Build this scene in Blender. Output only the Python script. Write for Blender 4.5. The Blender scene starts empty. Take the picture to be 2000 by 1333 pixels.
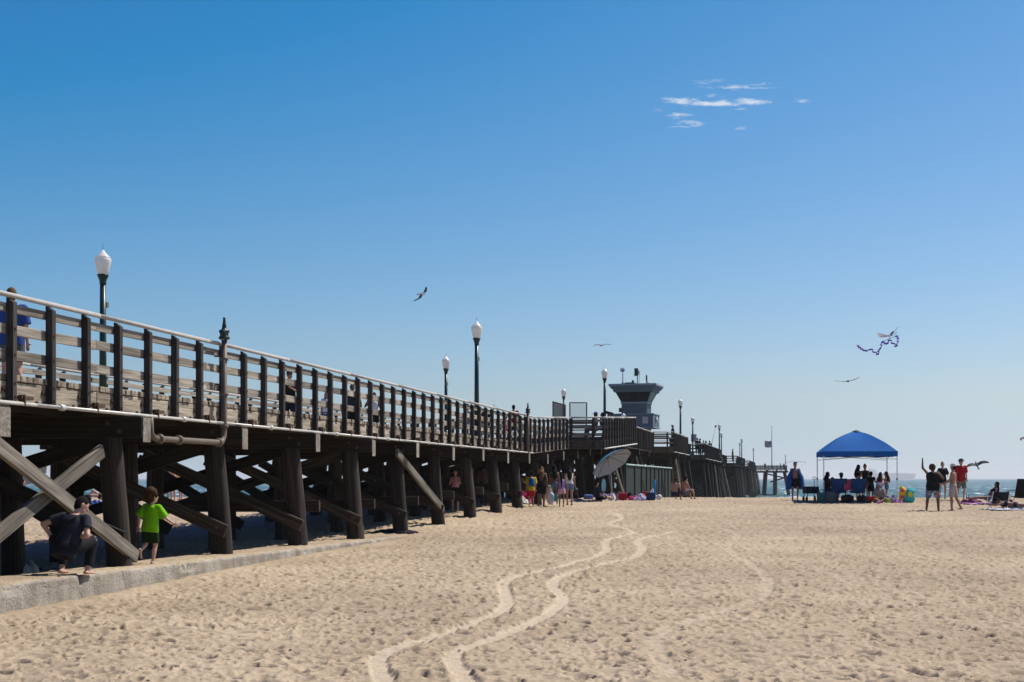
import bpy, bmesh, math, random
import numpy as np
from mathutils import Vector, Matrix
random.seed(7); np.random.seed(7)
SC = bpy.context.scene
COL = SC.collection
F = 2000*50/36.0          # focal length in photo pixels (2000 wide)
R = math.radians

# ---------------------------------------------------------------- camera
cam = bpy.data.cameras.new('camera'); camo = bpy.data.objects.new('camera', cam); COL.objects.link(camo)
cam.lens = 50; cam.sensor_width = 36; cam.shift_y = 0.1342
cam.clip_start = .1; cam.clip_end = 40000
camo.location = (0, 0, 0); camo.rotation_euler = (math.pi/2, 0, 0)
SC.camera = camo

# ---------------------------------------------------------------- sky and sun
SUN_AZ, SUN_EL = R(56), R(53)
world = bpy.data.worlds.new('World'); SC.world = world; world.use_nodes = True
wt = world.node_tree; wn = wt.nodes; wl = wt.links
def wnode(t, **k):
    n = wn.new(t)
    for a, b in k.items(): setattr(n, a, b)
    return n
sky = wnode('ShaderNodeTexSky', sky_type='NISHITA', sun_disc=False)
sky.sun_elevation = SUN_EL; sky.sun_rotation = SUN_AZ
sky.air_density = 1; sky.dust_density = .7; sky.ozone_density = 3; sky.altitude = 0
tc = wnode('ShaderNodeTexCoord'); sx = wnode('ShaderNodeSeparateXYZ'); cx = wnode('ShaderNodeCombineXYZ')
mx = wnode('ShaderNodeMath', operation='MAXIMUM'); mx.inputs[1].default_value = .055
wl.new(tc.outputs['Generated'], sx.inputs[0]); wl.new(sx.outputs[0], cx.inputs[0]); wl.new(sx.outputs[1], cx.inputs[1])
wl.new(sx.outputs[2], mx.inputs[0]); wl.new(mx.outputs[0], cx.inputs[2]); wl.new(cx.outputs[0], sky.inputs[0])
# clear deep-blue marine air: each channel of the sky keeps its course, a little more contrast
SKY_STR = .1*.84
sr = wnode('ShaderNodeSeparateColor'); cr = wnode('ShaderNodeCombineColor'); wl.new(sky.outputs[0], sr.inputs[0])
for i, (a, b) in enumerate(((1.28, -.238), (1.10, -.116), (1.09, -.018))):
    m = wnode('ShaderNodeMath', operation='MULTIPLY_ADD'); m.inputs[1].default_value = a; m.inputs[2].default_value = b*10
    k = wnode('ShaderNodeMath', operation='MAXIMUM'); k.inputs[1].default_value = .2
    wl.new(sr.outputs[i], m.inputs[0]); wl.new(m.outputs[0], k.inputs[0]); wl.new(k.outputs[0], cr.inputs[i])
# a few thin high wisps in a flat layer: direction projected on the layer, noise streaks where the patch lies
def wm(op, a, b=None, c=None):
    n = wnode('ShaderNodeMath', operation=op)
    for i, q in enumerate((a, b, c)):
        if q is None: continue
        if hasattr(q, 'links'): wl.new(q, n.inputs[i])
        else: n.inputs[i].default_value = q
    return n.outputs[0]
zc = wm('MAXIMUM', sx.outputs[2], .04); lx = wm('DIVIDE', sx.outputs[0], zc); ly = wm('DIVIDE', sx.outputs[1], zc)
cl_ = wnode('ShaderNodeCombineXYZ'); wl.new(lx, cl_.inputs[0]); wl.new(ly, cl_.inputs[1])
def wnoise(scale, det, ro, dist=0):
    mp_ = wnode('ShaderNodeMapping'); mp_.inputs['Scale'].default_value = scale; wl.new(cl_.outputs[0], mp_.inputs[0])
    n = wnode('ShaderNodeTexNoise'); n.inputs['Scale'].default_value = 1; n.inputs['Detail'].default_value = det; n.inputs['Roughness'].default_value = ro; n.inputs['Distortion'].default_value = dist
    wl.new(mp_.outputs[0], n.inputs['Vector']); return n.outputs[0]
cn = wnoise((22, 26, 1), 10, .72, .4); dens = None
for px_, py_, rx_, ry_, am_ in ((1330, 197, 40, 8, .85), (1400, 203, 75, 7, .9), (1465, 199, 42, 7, .85), (1455, 170, 85, 9, .5), (1385, 160, 32, 7, .5), (1395, 188, 26, 6, .45), (1322, 226, 34, 8, .6), (1347, 242, 38, 8, .62), (1566, 198, 24, 6, .55), (1447, 213, 18, 5, .5), (1448, 251, 16, 5, .5), (1285, 215, 20, 6, .35), (1303, 182, 15, 4, .35)):
    k_ = 2777.8/(935-py_); gx, gy = (px_-1000)/(935-py_), k_
    sgx, sgy = rx_/(935-py_), k_*ry_/(935-py_)
    a_ = wm('POWER', wm('ABSOLUTE', wm('MULTIPLY_ADD', lx, 1/sgx, -gx/sgx)), 2.0); b_ = wm('POWER', wm('ABSOLUTE', wm('MULTIPLY_ADD', ly, 1/sgy, -gy/sgy)), 2.0)
    g_ = wm('MULTIPLY', wm('EXPONENT', wm('MULTIPLY', wm('ADD', a_, b_), -1.0)), am_)
    dens = g_ if dens is None else wm('MAXIMUM', dens, g_)
cf = wnode('ShaderNodeMapRange', interpolation_type='SMOOTHSTEP'); cf.inputs[1].default_value = .98; cf.inputs[2].default_value = 1.55
wl.new(wm('MULTIPLY_ADD', cn, 1.6, wm('MULTIPLY', dens, .72)), cf.inputs[0])
cmix = wnode('ShaderNodeMix', data_type='RGBA'); wl.new(wm('MULTIPLY', wm('MULTIPLY', wm('MULTIPLY', cf.outputs[0], .85), wm('SMOOTH_MIN', wm('MULTIPLY', dens, 4.0), 1.0, .2)), wm('GREATER_THAN', sx.outputs[2], .12)), cmix.inputs[0]); wl.new(cr.outputs[0], cmix.inputs[6])
cmix.inputs[7].default_value = (7.4, 8.0, 8.8, 1)
bg = wn['Background']; wl.new(cmix.outputs[2], bg.inputs[0]); bg.inputs[1].default_value = SKY_STR
sun = bpy.data.lights.new('sun', 'SUN'); suno = bpy.data.objects.new('sun', sun); COL.objects.link(suno)
sun.energy = 5.0; sun.angle = R(.53); sun.color = (1, .945, .865)
sdir = Vector((math.sin(SUN_AZ)*math.cos(SUN_EL), math.cos(SUN_AZ)*math.cos(SUN_EL), math.sin(SUN_EL)))
suno.rotation_euler = sdir.to_track_quat('Z', 'Y').to_euler(); suno.location = sdir*200
vs = SC.view_settings; vs.view_transform = 'Standard'; vs.look = 'None'; vs.exposure = .25; vs.gamma = 1; vs.use_curve_mapping = False
SC.cycles.use_denoising = True; SC.cycles.max_bounces = 6; SC.cycles.caustics_reflective = False; SC.cycles.caustics_refractive = False

# ---------------------------------------------------------------- helpers
def tag(o, label=None, cat=None, group=None, kind=None):
    if label: o['label'] = label
    if cat: o['category'] = cat
    if group: o['group'] = group
    if kind: o['kind'] = kind
    return o
def link(o, parent=None):
    COL.objects.link(o)
    if parent is not None: o.parent = parent
    return o
def empty(name, loc=(0, 0, 0), rz=0, parent=None):
    o = bpy.data.objects.new(name, None); o.location = loc; o.rotation_euler = (0, 0, rz); o.empty_display_size = .2
    return link(o, parent)
class MB:
    """collects geometry for one mesh"""
    def __init__(s): s.v = []; s.f = []
    def add(s, v, f):
        b = len(s.v); s.v += [tuple(p) for p in v]; s.f += [tuple(i+b for i in q) for q in f]; return s
    def box(s, c, size, M=None):
        x, y, z = [q/2 for q in size]; c = Vector(c)
        v = [Vector((i*x, j*y, k*z)) for i in (-1, 1) for j in (-1, 1) for k in (-1, 1)]
        if M is not None: v = [M @ p for p in v]
        return s.add([p+c for p in v], [(0, 1, 3, 2), (4, 6, 7, 5), (0, 4, 5, 1), (2, 3, 7, 6), (0, 2, 6, 4), (1, 5, 7, 3)])
    def bar(s, p0, p1, w, h, up=(0, 0, 1)):
        p0 = Vector(p0); p1 = Vector(p1); M = frame(p1-p0, up)
        return s.box((p0+p1)/2, ((p1-p0).length, w, h), M)
    def tube(s, pts, rad, n=10, cap=True, ell=None, side=None):
        """swept rings; rad a number or list; ell=(a,b) cross-section factors along (side, side x dir)"""
        pts = [Vector(p) for p in pts]; m = len(pts)
        rad = rad if hasattr(rad, '__len__') else [rad]*m
        ref = Vector(side) if side is not None else None; rings = []
        for i in range(m):
            d = (pts[min(i+1, m-1)]-pts[max(i-1, 0)])
            if d.length < 1e-9: d = Vector((0, 0, 1))
            d.normalize()
            if ref is None: ref = d.orthogonal()
            a = ref - d*ref.dot(d)
            if a.length < 1e-6: a = d.orthogonal()
            a.normalize(); ref = a if side is None else ref; b = d.cross(a)
            e = ell or (1, 1)
            rings.append([pts[i]+(a*math.cos(t)*e[0]+b*math.sin(t)*e[1])*rad[i] for t in [2*math.pi*k/n for k in range(n)]])
        v = [p for r in rings for p in r]; f = []
        for i in range(m-1):
            for k in range(n): f.append((i*n+k, i*n+(k+1) % n, (i+1)*n+(k+1) % n, (i+1)*n+k))
        if cap: f.append(tuple(range(n))[::-1]); f.append(tuple((m-1)*n+k for k in range(n)))
        return s.add(v, f)
    def capsule(s, p0, p1, r0, r1, n=10, ell=None, side=None):
        p0 = Vector(p0); p1 = Vector(p1); d = (p1-p0)
        d = d.normalized() if d.length > 1e-6 else Vector((0, 0, 1))
        pts, rr = [], []
        for t in (-1, -.85, -.5): pts.append(p0+d*r0*t); rr.append(max(r0*math.sqrt(max(0, 1-t*t)), r0*.08))
        pts.append(p0); rr.append(r0); pts.append(p1); rr.append(r1)
        for t in (.5, .85, 1): pts.append(p1+d*r1*t); rr.append(max(r1*math.sqrt(max(0, 1-t*t)), r1*.08))
        return s.tube(pts, rr, n, True, ell, side)
    def ellipsoid(s, c, r, M=None, nu=12, nv=8):
        c = Vector(c); v = []; f = []
        for j in range(1, nv):
            a = math.pi*j/nv
            for i in range(nu):
                t = 2*math.pi*i/nu
                p = Vector((r[0]*math.sin(a)*math.cos(t), r[1]*math.sin(a)*math.sin(t), r[2]*math.cos(a)))
                v.append((M @ p if M is not None else p)+c)
        top = Vector((0, 0, r[2])); bot = Vector((0, 0, -r[2]))
        if M is not None: top = M @ top; bot = M @ bot
        v += [top+c, bot+c]; T = len(v)-2
        for j in range(nv-2):
            for i in range(nu): f.append((j*nu+i, (j+1)*nu+i, (j+1)*nu+(i+1) % nu, j*nu+(i+1) % nu))
        for i in range(nu):
            f.append((T, i, (i+1) % nu)); q = (nv-2)*nu; f.append((T+1, q+(i+1) % nu, q+i))
        return s.add(v, f)
    def lathe(s, prof, c=(0, 0, 0), n=16):
        c = Vector(c); v = []; f = []; m = len(prof)
        for r, z in prof:
            for k in range(n):
                t = 2*math.pi*k/n; v.append(c+Vector((r*math.cos(t), r*math.sin(t), z)))
        for i in range(m-1):
            for k in range(n): f.append((i*n+k, i*n+(k+1) % n, (i+1)*n+(k+1) % n, (i+1)*n+k))
        f.append(tuple(range(n))[::-1]); f.append(tuple((m-1)*n+k for k in range(n)))
        return s.add(v, f)
    def mesh(s, name, mat=None, smooth=False):
        me = bpy.data.meshes.new(name); me.from_pydata([tuple(p) for p in s.v], [], s.f)
        if mat: me.materials.append(mat)
        if smooth: me.polygons.foreach_set('use_smooth', [True]*len(me.polygons))
        me.update(); return me
    def build(s, name, mat, parent=None, smooth=False, loc=None, rz=None):
        o = bpy.data.objects.new(name, s.mesh(name, mat, smooth))
        if loc is not None: o.location = loc
        if rz is not None: o.rotation_euler = (0, 0, rz)
        return link(o, parent)
def frame(d, up=(0, 0, 1)):
    x = Vector(d).normalized(); y = Vector(up).cross(x)
    if y.length < 1e-5: y = Vector((0, 1, 0)).cross(x)
    y.normalize(); z = x.cross(y)
    return Matrix((x, y, z)).transposed()
_bc = {}
def boxmesh(L, w, h, mat, bev=.008):
    k = (round(L, 2), round(w, 3), round(h, 3), mat.name)
    if k not in _bc:
        bm = bmesh.new(); bmesh.ops.create_cube(bm, size=1)
        for v in bm.verts: v.co = (v.co.x*k[0], v.co.y*k[1], v.co.z*k[2])
        if bev: bmesh.ops.bevel(bm, geom=bm.edges[:], offset=min(bev, h*.2, w*.2), segments=1, affect='EDGES')
        me = bpy.data.meshes.new('timber'); bm.to_mesh(me); bm.free(); me.materials.append(mat); _bc[k] = me
    return _bc[k]
def beam(name, p0, p1, w, h, mat, parent=None, up=(0, 0, 1), bev=.008):
    p0 = Vector(p0); p1 = Vector(p1); d = p1-p0
    o = bpy.data.objects.new(name, boxmesh(d.length, w, h, mat, bev))
    o.matrix_basis = Matrix.Translation((p0+p1)/2) @ frame(d, up).to_4x4()
    return link(o, parent)
def inst(name, me, M, parent=None):
    o = bpy.data.objects.new(name, me); o.matrix_basis = M; return link(o, parent)
def copy_tree(o, parent=None):
    c = o.copy(); COL.objects.link(c); c.parent = parent
    for ch in o.children: copy_tree(ch, c)
    return c

# ---------------------------------------------------------------- materials
def newmat(name):
    m = bpy.data.materials.new(name); m.use_nodes = True
    nt = m.node_tree; b = nt.nodes['Principled BSDF']; b.inputs['Specular IOR Level'].default_value = .3
    return m, nt, b
def nd(nt, t, ins={}, **k):
    n = nt.nodes.new(t)
    for a, b in k.items(): setattr(n, a, b)
    for a, b in ins.items(): n.inputs[a].default_value = b
    return n
def ramp(nt, stops, src):
    r = nt.nodes.new('ShaderNodeValToRGB'); e = r.color_ramp.elements
    while len(e) < len(stops): e.new(.5)
    for q, (p, c) in zip(e, stops): q.position = p; q.color = tuple(c)+(1,) if len(c) == 3 else c
    nt.links.new(src, r.inputs[0]); return r.outputs[0]
def mixc(nt, a, b, fac, mode='MIX'):
    n = nt.nodes.new('ShaderNodeMix'); n.data_type = 'RGBA'; n.blend_type = mode
    for s, i in ((a, 6), (b, 7), (fac, 0)):
        if hasattr(s, 'links'): nt.links.new(s, n.inputs[i])
        else: n.inputs[i].default_value = s if i == 0 else tuple(s)+(1,)
    return n.outputs[2]
def plain(name, col, rough=.6, metal=0, var=.12, scale=6, bump=0, spec=.3, sss=0):
    m, nt, b = newmat(name)
    t = nd(nt, 'ShaderNodeTexCoord'); n = nd(nt, 'ShaderNodeTexNoise', {'Scale': scale, 'Detail': 4})
    nt.links.new(t.outputs['Object'], n.inputs['Vector'])
    c = ramp(nt, [(.3, [q*(1-var) for q in col]), (.7, [min(1, q*(1+var)) for q in col])], n.outputs[0])
    nt.links.new(c, b.inputs['Base Color']); b.inputs['Roughness'].default_value = rough; b.inputs['Metallic'].default_value = metal
    b.inputs['Specular IOR Level'].default_value = spec
    if bump:
        n2 = nd(nt, 'ShaderNodeTexNoise', {'Scale': scale*4, 'Detail': 5}); nt.links.new(t.outputs['Object'], n2.inputs['Vector'])
        u = nd(nt, 'ShaderNodeBump', {'Strength': bump, 'Distance': .02}); nt.links.new(n2.outputs[0], u.inputs['Height']); nt.links.new(u.outputs[0], b.inputs['Normal'])
    return m
def wood(name, c1, c2, axis='x', stain=(.02, .016, .012), amount=.5, val=.25):
    m, nt, b = newmat(name)
    t = nd(nt, 'ShaderNodeTexCoord'); oi = nd(nt, 'ShaderNodeObjectInfo')
    off = nd(nt, 'ShaderNodeVectorMath', {1: (37, 17, 53)}, operation='SCALE'); off.inputs[3].default_value = 1
    cm = nd(nt, 'ShaderNodeCombineXYZ')
    mu = nd(nt, 'ShaderNodeMath', {1: 91.7}, operation='MULTIPLY'); nt.links.new(oi.outputs['Random'], mu.inputs[0])
    for i in range(3): nt.links.new(mu.outputs[0], cm.inputs[i])
    ad = nd(nt, 'ShaderNodeVectorMath', operation='ADD'); nt.links.new(t.outputs['Object'], ad.inputs[0]); nt.links.new(cm.outputs[0], ad.inputs[1])
    nt.nodes.remove(off)
    def noise(sl, sc, det=5, dist=.0):
        mp = nd(nt, 'ShaderNodeMapping'); s = [sc]*3; s['xyz'.index(axis)] = sl
        mp.inputs['Scale'].default_value = s; nt.links.new(ad.outputs[0], mp.inputs[0])
        n = nd(nt, 'ShaderNodeTexNoise', {'Scale': 1, 'Detail': det, 'Distortion': dist}); nt.links.new(mp.outputs[0], n.inputs['Vector']); return n.outputs[0]
    g = noise(1.0, 26, 6, .3); big = noise(.8, 3, 4); fine = noise(3, 110, 3)
    c = ramp(nt, [(.32, c1), (.68, c2)], g)
    st = ramp(nt, [(.42, (0, 0, 0)), (.66, (1, 1, 1))], big)
    ms = nd(nt, 'ShaderNodeMath', {1: amount}, operation='MULTIPLY'); nt.links.new(st, ms.inputs[0])
    c = mixc(nt, c, stain, ms.outputs[0])
    vr = nd(nt, 'ShaderNodeMapRange', {3: 1-val, 4: 1+val}); nt.links.new(oi.outputs['Random'], vr.inputs[0])
    hs = nd(nt, 'ShaderNodeHueSaturation'); nt.links.new(c, hs.inputs['Color']); nt.links.new(vr.outputs[0], hs.inputs['Value'])
    nt.links.new(hs.outputs[0], b.inputs['Base Color']); b.inputs['Roughness'].default_value = .85
    mm = nd(nt, 'ShaderNodeMath', operation='ADD'); nt.links.new(g, mm.inputs[0]); nt.links.new(fine, mm.inputs[1])
    u = nd(nt, 'ShaderNodeBump', {'Strength': .55, 'Distance': .012}); nt.links.new(mm.outputs[0], u.inputs['Height']); nt.links.new(u.outputs[0], b.inputs['Normal'])
    return m
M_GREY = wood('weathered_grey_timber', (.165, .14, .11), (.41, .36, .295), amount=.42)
M_STRING = wood('weathered_edge_timber', (.18, .145, .105), (.45, .385, .29), amount=.65, stain=(.07, .05, .035))
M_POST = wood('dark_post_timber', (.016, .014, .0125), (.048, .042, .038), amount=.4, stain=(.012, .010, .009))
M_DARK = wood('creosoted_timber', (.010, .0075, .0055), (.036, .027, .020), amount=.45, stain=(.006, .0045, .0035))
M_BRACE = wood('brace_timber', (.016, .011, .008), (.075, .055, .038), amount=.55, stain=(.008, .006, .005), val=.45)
M_PALEBR = wood('pale_brace_timber', (.095, .080, .064), (.30, .265, .215), amount=.55, stain=(.045, .036, .028))  # paler tones than the other brace timber
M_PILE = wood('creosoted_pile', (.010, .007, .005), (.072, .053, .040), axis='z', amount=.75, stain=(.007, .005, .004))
M_FARPOST = wood('brown_rail_timber', (.05, .04, .032), (.12, .10, .08), amount=.3)
M_RAIL = plain('painted_handrail', (.40, .375, .345), .55, 0, .12, 5, .15)
M_CONDUIT = plain('galvanised_conduit', (.50, .485, .45), .5, .3, .15, 8)
M_PIPE = plain('brown_painted_pipe', (.13, .10, .075), .55, .0, .2, 7, .15)
M_RUST = plain('rusty_iron', (.09, .055, .035), .8, .2, .35, 20)
M_GREEN = plain('dark_green_paint', (.010, .030, .026), .4, 0, .2, 6)
M_BLACK = plain('black_metal', (.02, .02, .022), .5, .2, .2, 8)
M_STEEL = plain('galvanised_steel', (.45, .46, .47), .4, .7, .1, 8)

# ---------------------------------------------------------------- terrain
TH = math.atan(557.0/F); SN, CS = math.sin(TH), math.cos(TH); A0 = 10.4
def to_sd(X, Y): return (X+A0)*SN+Y*CS, -(X+A0)*CS+Y*SN
def from_sd(s, d): return -A0+s*SN-d*CS, s*CS+d*SN
def sstep(x, a, b):
    t = np.clip((x-a)/(b-a), 0, 1); return t*t*(3-2*t)
def zkerb(s): return -1.335-.0068*(s-18)
def gbase(Y): return np.interp(Y, [-50, 14, 20, 26, 34, 42, 50, 58, 63, 66, 69, 76, 110, 160, 400], [-1.75, -1.75, -1.70, -1.60, -1.535, -1.36, -1.20, -1.05, -.93, -.90, -.95, -1.5, -4.3, -7, -9])
def gz(X, Y):
    X = np.asarray(X, float); Y = np.asarray(Y, float)
    s, d = to_sd(X, Y); b = gbase(Y)
    zi = np.interp(s, [10, 30, 38, 46, 52, 60, 66], [-1.58, -1.55, -1.43, -1.22, -1.05, -.95, -.9]); zi = np.where(s > 64, b, zi)
    w = sstep(d, -.1, .6)*(1-sstep(d, 6, 10)); z = b*(1-w)+np.maximum(zi, b)*w*(s > 36)+zi*w*(s <= 36)
    kz = zkerb(s)+.012
    wk = sstep(d, -.31, -.27)*(1-sstep(d, .45, 1.1))*(1-sstep(s, 37, 39.5))
    return z*(1-wk)+np.maximum(kz, z)*wk
def g1(X, Y): return float(gz(X, Y))
def _h(i, j, k): 
    n = (i*374761393+j*668265263+k*2147483647) & 0x7fffffff
    n = ((n ^ (n >> 13))*1274126177) & 0x7fffffff
    return ((n ^ (n >> 16)) & 0xffff)/65535.0
def vnoise(x, y, k=0):
    i = np.floor(x).astype(np.int64); j = np.floor(y).astype(np.int64); u = x-i; v = y-j
    def gr(a, b, du, dv):
        t = _h(a, b, k)*2*math.pi; return np.cos(t)*du+np.sin(t)*dv
    a = gr(i, j, u, v); b = gr(i+1, j, u-1, v); c = gr(i, j+1, u, v-1); d = gr(i+1, j+1, u-1, v-1)
    u = u*u*u*(u*(u*6-15)+10); v = v*v*v*(v*(v*6-15)+10)
    return (a*(1-u)+b*u)*(1-v)+(c*(1-u)+d*u)*v
def pits(x, y, cell, k, depth):
    """footprints: one oval hollow with a pushed-up rim in most cells"""
    z = np.zeros_like(x); ci = np.floor(x/cell).astype(np.int64); cj = np.floor(y/cell).astype(np.int64)
    for a in (-1, 0, 1):
        for b in (-1, 0, 1):
            i = ci+a; j = cj+b
            px = (i+.1+.8*_h(i, j, k))*cell; py = (j+.1+.8*_h(i, j, k+1))*cell
            r = cell*(.26+.22*_h(i, j, k+2)); an = _h(i, j, k+3)*math.pi; st = .65+.5*_h(i, j, k+4)
            on = _h(i, j, k+5) < .62
            dx = x-px; dy = y-py; c, s_ = np.cos(an), np.sin(an)
            q = np.sqrt(((dx*c+dy*s_)/st)**2+((-dx*s_+dy*c)*1.25)**2)/r
            dp = depth*(.4+.9*_h(i, j, k+6))
            z += np.where(on, -dp*np.exp(-(q**2.6)*1.6)+.28*dp*np.exp(-((q-1.3)/.36)**2), 0)
    return z
TRK = [[(760,1345),(738,1293),(758,1270),(830,1247),(900,1226),(960,1202),(990,1180),(986,1152),(986,1136),(1020,1122),(1080,1110),(1150,1092),(1186,1075),(1183,1058),(1205,1050),(1240,1040),(1215,1030),(1190,1022),(1215,1013),(1205,1002)],
       [(925,1345),(884,1285),(905,1265),(960,1246),(1040,1216),(1085,1188),(1101,1166),(1081,1146),(1086,1131),(1120,1118),(1180,1102),(1240,1086),(1256,1070),(1246,1055),(1290,1044),(1330,1036)],
       [(1312,1325),(1283,1268),(1280,1242),(1320,1222),(1400,1200),(1480,1170),(1500,1130),(1455,1095),(1422,1070),(1442,1045),(1400,1030)]]
def pix_ground(px, py):
    Y = np.linspace(10, 66, 2000); e = gbase(Y)*F/Y+(py-935); i = int(np.argmin(np.abs(e))); return (px-1000)*Y[i]/F, Y[i]
def smooth_line(pts, n=8):
    out = []; P = [np.array(p) for p in pts]
    for i in range(len(P)-1):
        a, b, c, d = P[max(i-1, 0)], P[i], P[i+1], P[min(i+2, len(P)-1)]
        for t in np.linspace(0, 1, n, endpoint=False):
            out.append(.5*((2*b)+(c-a)*t+(2*a-5*b+4*c-d)*t*t+(3*b-a-3*c+d)*t**3))
    return out+[P[-1]]
TRW = [smooth_line([pix_ground(*p) for p in t]) for t in TRK]
def track_weight(X, Y):
    w = np.zeros_like(X); along = np.zeros_like(X)
    for ti, tr in enumerate(TRW):
        acc = 0.; st_ = .42 if ti == 2 else 1.0
        for a, b in zip(tr[:-1], tr[1:]):
            d = b-a; L = float(np.hypot(*d))+1e-9; sel = (np.abs(Y-(a[1]+b[1])/2) < L+.6) & (np.abs(X-(a[0]+b[0])/2) < L+.6)
            if sel.any():
                t = np.clip(((X[sel]-a[0])*d[0]+(Y[sel]-a[1])*d[1])/(L*L), 0, 1)
                dist = np.hypot(X[sel]-a[0]-t*d[0], Y[sel]-a[1]-t*d[1])+.025*vnoise(X[sel]*5, Y[sel]*5, 61)
                ww = (1-sstep(dist, .070, .125))*st_; old = w[sel]; new = np.maximum(old, ww); w[sel] = new
                al = along[sel]; al[ww > old] = (acc+t*L)[ww > old]; along[sel] = al
            acc += L
    return w, along
def relief(X, Y):
    s, d = to_sd(X, Y)
    wx = X+.12*vnoise(X*2.1, Y*2.1, 31); wy = Y+.12*vnoise(X*2.1, Y*2.1, 32)
    z = .045*vnoise(X/2.3, Y/2.3, 1)+.022*vnoise(wx/.55, wy/.55, 2)+.020*vnoise(wx/.22, wy/.22, 3)+.010*vnoise(wx/.09, wy/.09, 4)
    z = z+pits(wx, wy, .34, 10, .064)+pits(wx+3.3, wy+7.1, .20, 20, .048)+pits(wx+1.7, wy-2.1, .115, 40, .020)
    z = z-.010*np.abs(vnoise(wx/.33, wy/.33, 5))
    near = (1-sstep(s, 36, 40))*(1-sstep(np.abs(d-.05), .45, 1.0))          # wind-smoothed sand on the kerb
    z = z*(1-.72*near)
    bank = np.exp(-((d+.52)/.22)**2)*(1-sstep(s, 36, 40)); z = z*(1-.5*bank)+.035*bank*(1+vnoise(s*3, d*2, 9))
    w, al = track_weight(X, Y)
    flat = -.028+.010*np.sin(al*2*math.pi/.10+2*vnoise(X*4, Y*4, 7))+.004*vnoise(X*9, Y*9, 8)
    rimw = 0
    return z*(1-w)+flat*w
M_SAND, nt, b = newmat('beach_sand')
t = nd(nt, 'ShaderNodeTexCoord')
n1 = nd(nt, 'ShaderNodeTexNoise', {'Scale': .5, 'Detail': 5}); n2 = nd(nt, 'ShaderNodeTexNoise', {'Scale': 9, 'Detail': 6}); n3 = nd(nt, 'ShaderNodeTexNoise', {'Scale': 60, 'Detail': 4})
for n in (n1, n2, n3): nt.links.new(t.outputs['Object'], n.inputs['Vector'])
c = ramp(nt, [(.3, (.362, .287, .198)), (.7, (.458, .369, .262))], n1.outputs[0])
c2 = ramp(nt, [(.3, (.80, .78, .76)), (.62, (1, 1, 1)), (.8, (1.0, .96, .92))], n2.outputs[0])
c = mixc(nt, c, c2, 1.0, 'MULTIPLY')
n5 = nd(nt, 'ShaderNodeTexNoise', {'Scale': .16, 'Detail': 4}); nt.links.new(t.outputs['Object'], n5.inputs['Vector'])
c5 = ramp(nt, [(.35, (.86, .84, .83)), (.65, (1.06, 1.05, 1.03))], n5.outputs[0]); c = mixc(nt, c, c5, 1.0, 'MULTIPLY')
c3 = ramp(nt, [(.30, (.62, .58, .55)), (.40, (1, 1, 1))], n3.outputs[0]); c = mixc(nt, c, c3, .6, 'MULTIPLY')
at = nd(nt, 'ShaderNodeVertexColor', layer_name='pressed'); c = mixc(nt, c, (.52, .43, .315), at.outputs[0])   # paler tone along the tracks rolled flat
nt.links.new(c, b.inputs['Base Color']); b.inputs['Roughness'].default_value = .95; b.inputs['Specular IOR Level'].default_value = .1
ad = nd(nt, 'ShaderNodeMath', operation='ADD'); nt.links.new(n2.outputs[0], ad.inputs[0]); nt.links.new(n3.outputs[0], ad.inputs[1])
u = nd(nt, 'ShaderNodeBump', {'Strength': .35, 'Distance': .03}); nt.links.new(ad.outputs[0], u.inputs['Height']); nt.links.new(u.outputs[0], b.inputs['Normal'])

def sheet(name, X, Y, Z, mat, smooth=True):
    r, c_ = X.shape; me = bpy.data.meshes.new(name)
    me.vertices.add(r*c_); me.vertices.foreach_set('co', np.stack([X, Y, Z], -1).astype(np.float32).ravel())
    idx = np.arange(r*c_).reshape(r, c_); q = np.stack([idx[:-1, :-1], idx[:-1, 1:], idx[1:, 1:], idx[1:, :-1]], -1).reshape(-1, 4)
    me.loops.add(q.size); me.loops.foreach_set('vertex_index', q.astype(np.int32).ravel())
    me.polygons.add(len(q)); me.polygons.foreach_set('loop_start', np.arange(0, q.size, 4, dtype=np.int32))
    me.polygons.foreach_set('use_smooth', np.full(len(q), smooth)); me.update(calc_edges=True); me.materials.append(mat)
    o = bpy.data.objects.new(name, me); return link(o)
rows = [-40, -20, -5, 3, 7, 9.2]
y = 10.4
while y < 68: rows.append(y); y += .031*(y/12)
rows += list(np.linspace(69, 84, 28))+[90, 100, 110, 130, 160, 220, 300, 400]
T = np.concatenate([-np.geomspace(40, .47, 26), np.linspace(-.45, .45, 920), np.geomspace(.47, 40, 26)])
Yg = np.array(rows)[:, None]*np.ones_like(T)[None]; Xg = T[None]*np.maximum(Yg, 9.2)
Zg = gz(Xg, Yg); m = (Yg > 9) & (Yg < 90) & (np.abs(T)[None] < .6)
Zr = np.zeros_like(Zg); Zr[m] = relief(Xg[m], Yg[m]); Zg = Zg+Zr
sand = sheet('sand', Xg, Yg, Zg, M_SAND); tag(sand, 'footprint-covered tan sand of the beach', None, None, 'structure')
tw = np.zeros_like(Zg); tw[m] = track_weight(Xg[m], Yg[m])[0]
ca = sand.data.color_attributes.new('pressed', 'FLOAT_COLOR', 'POINT')
ca.data.foreach_set('color', np.repeat((tw.ravel()*.62*(.75+.5*np.random.rand(tw.size)))[:, None], 4, 1).astype(np.float32).ravel())

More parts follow.
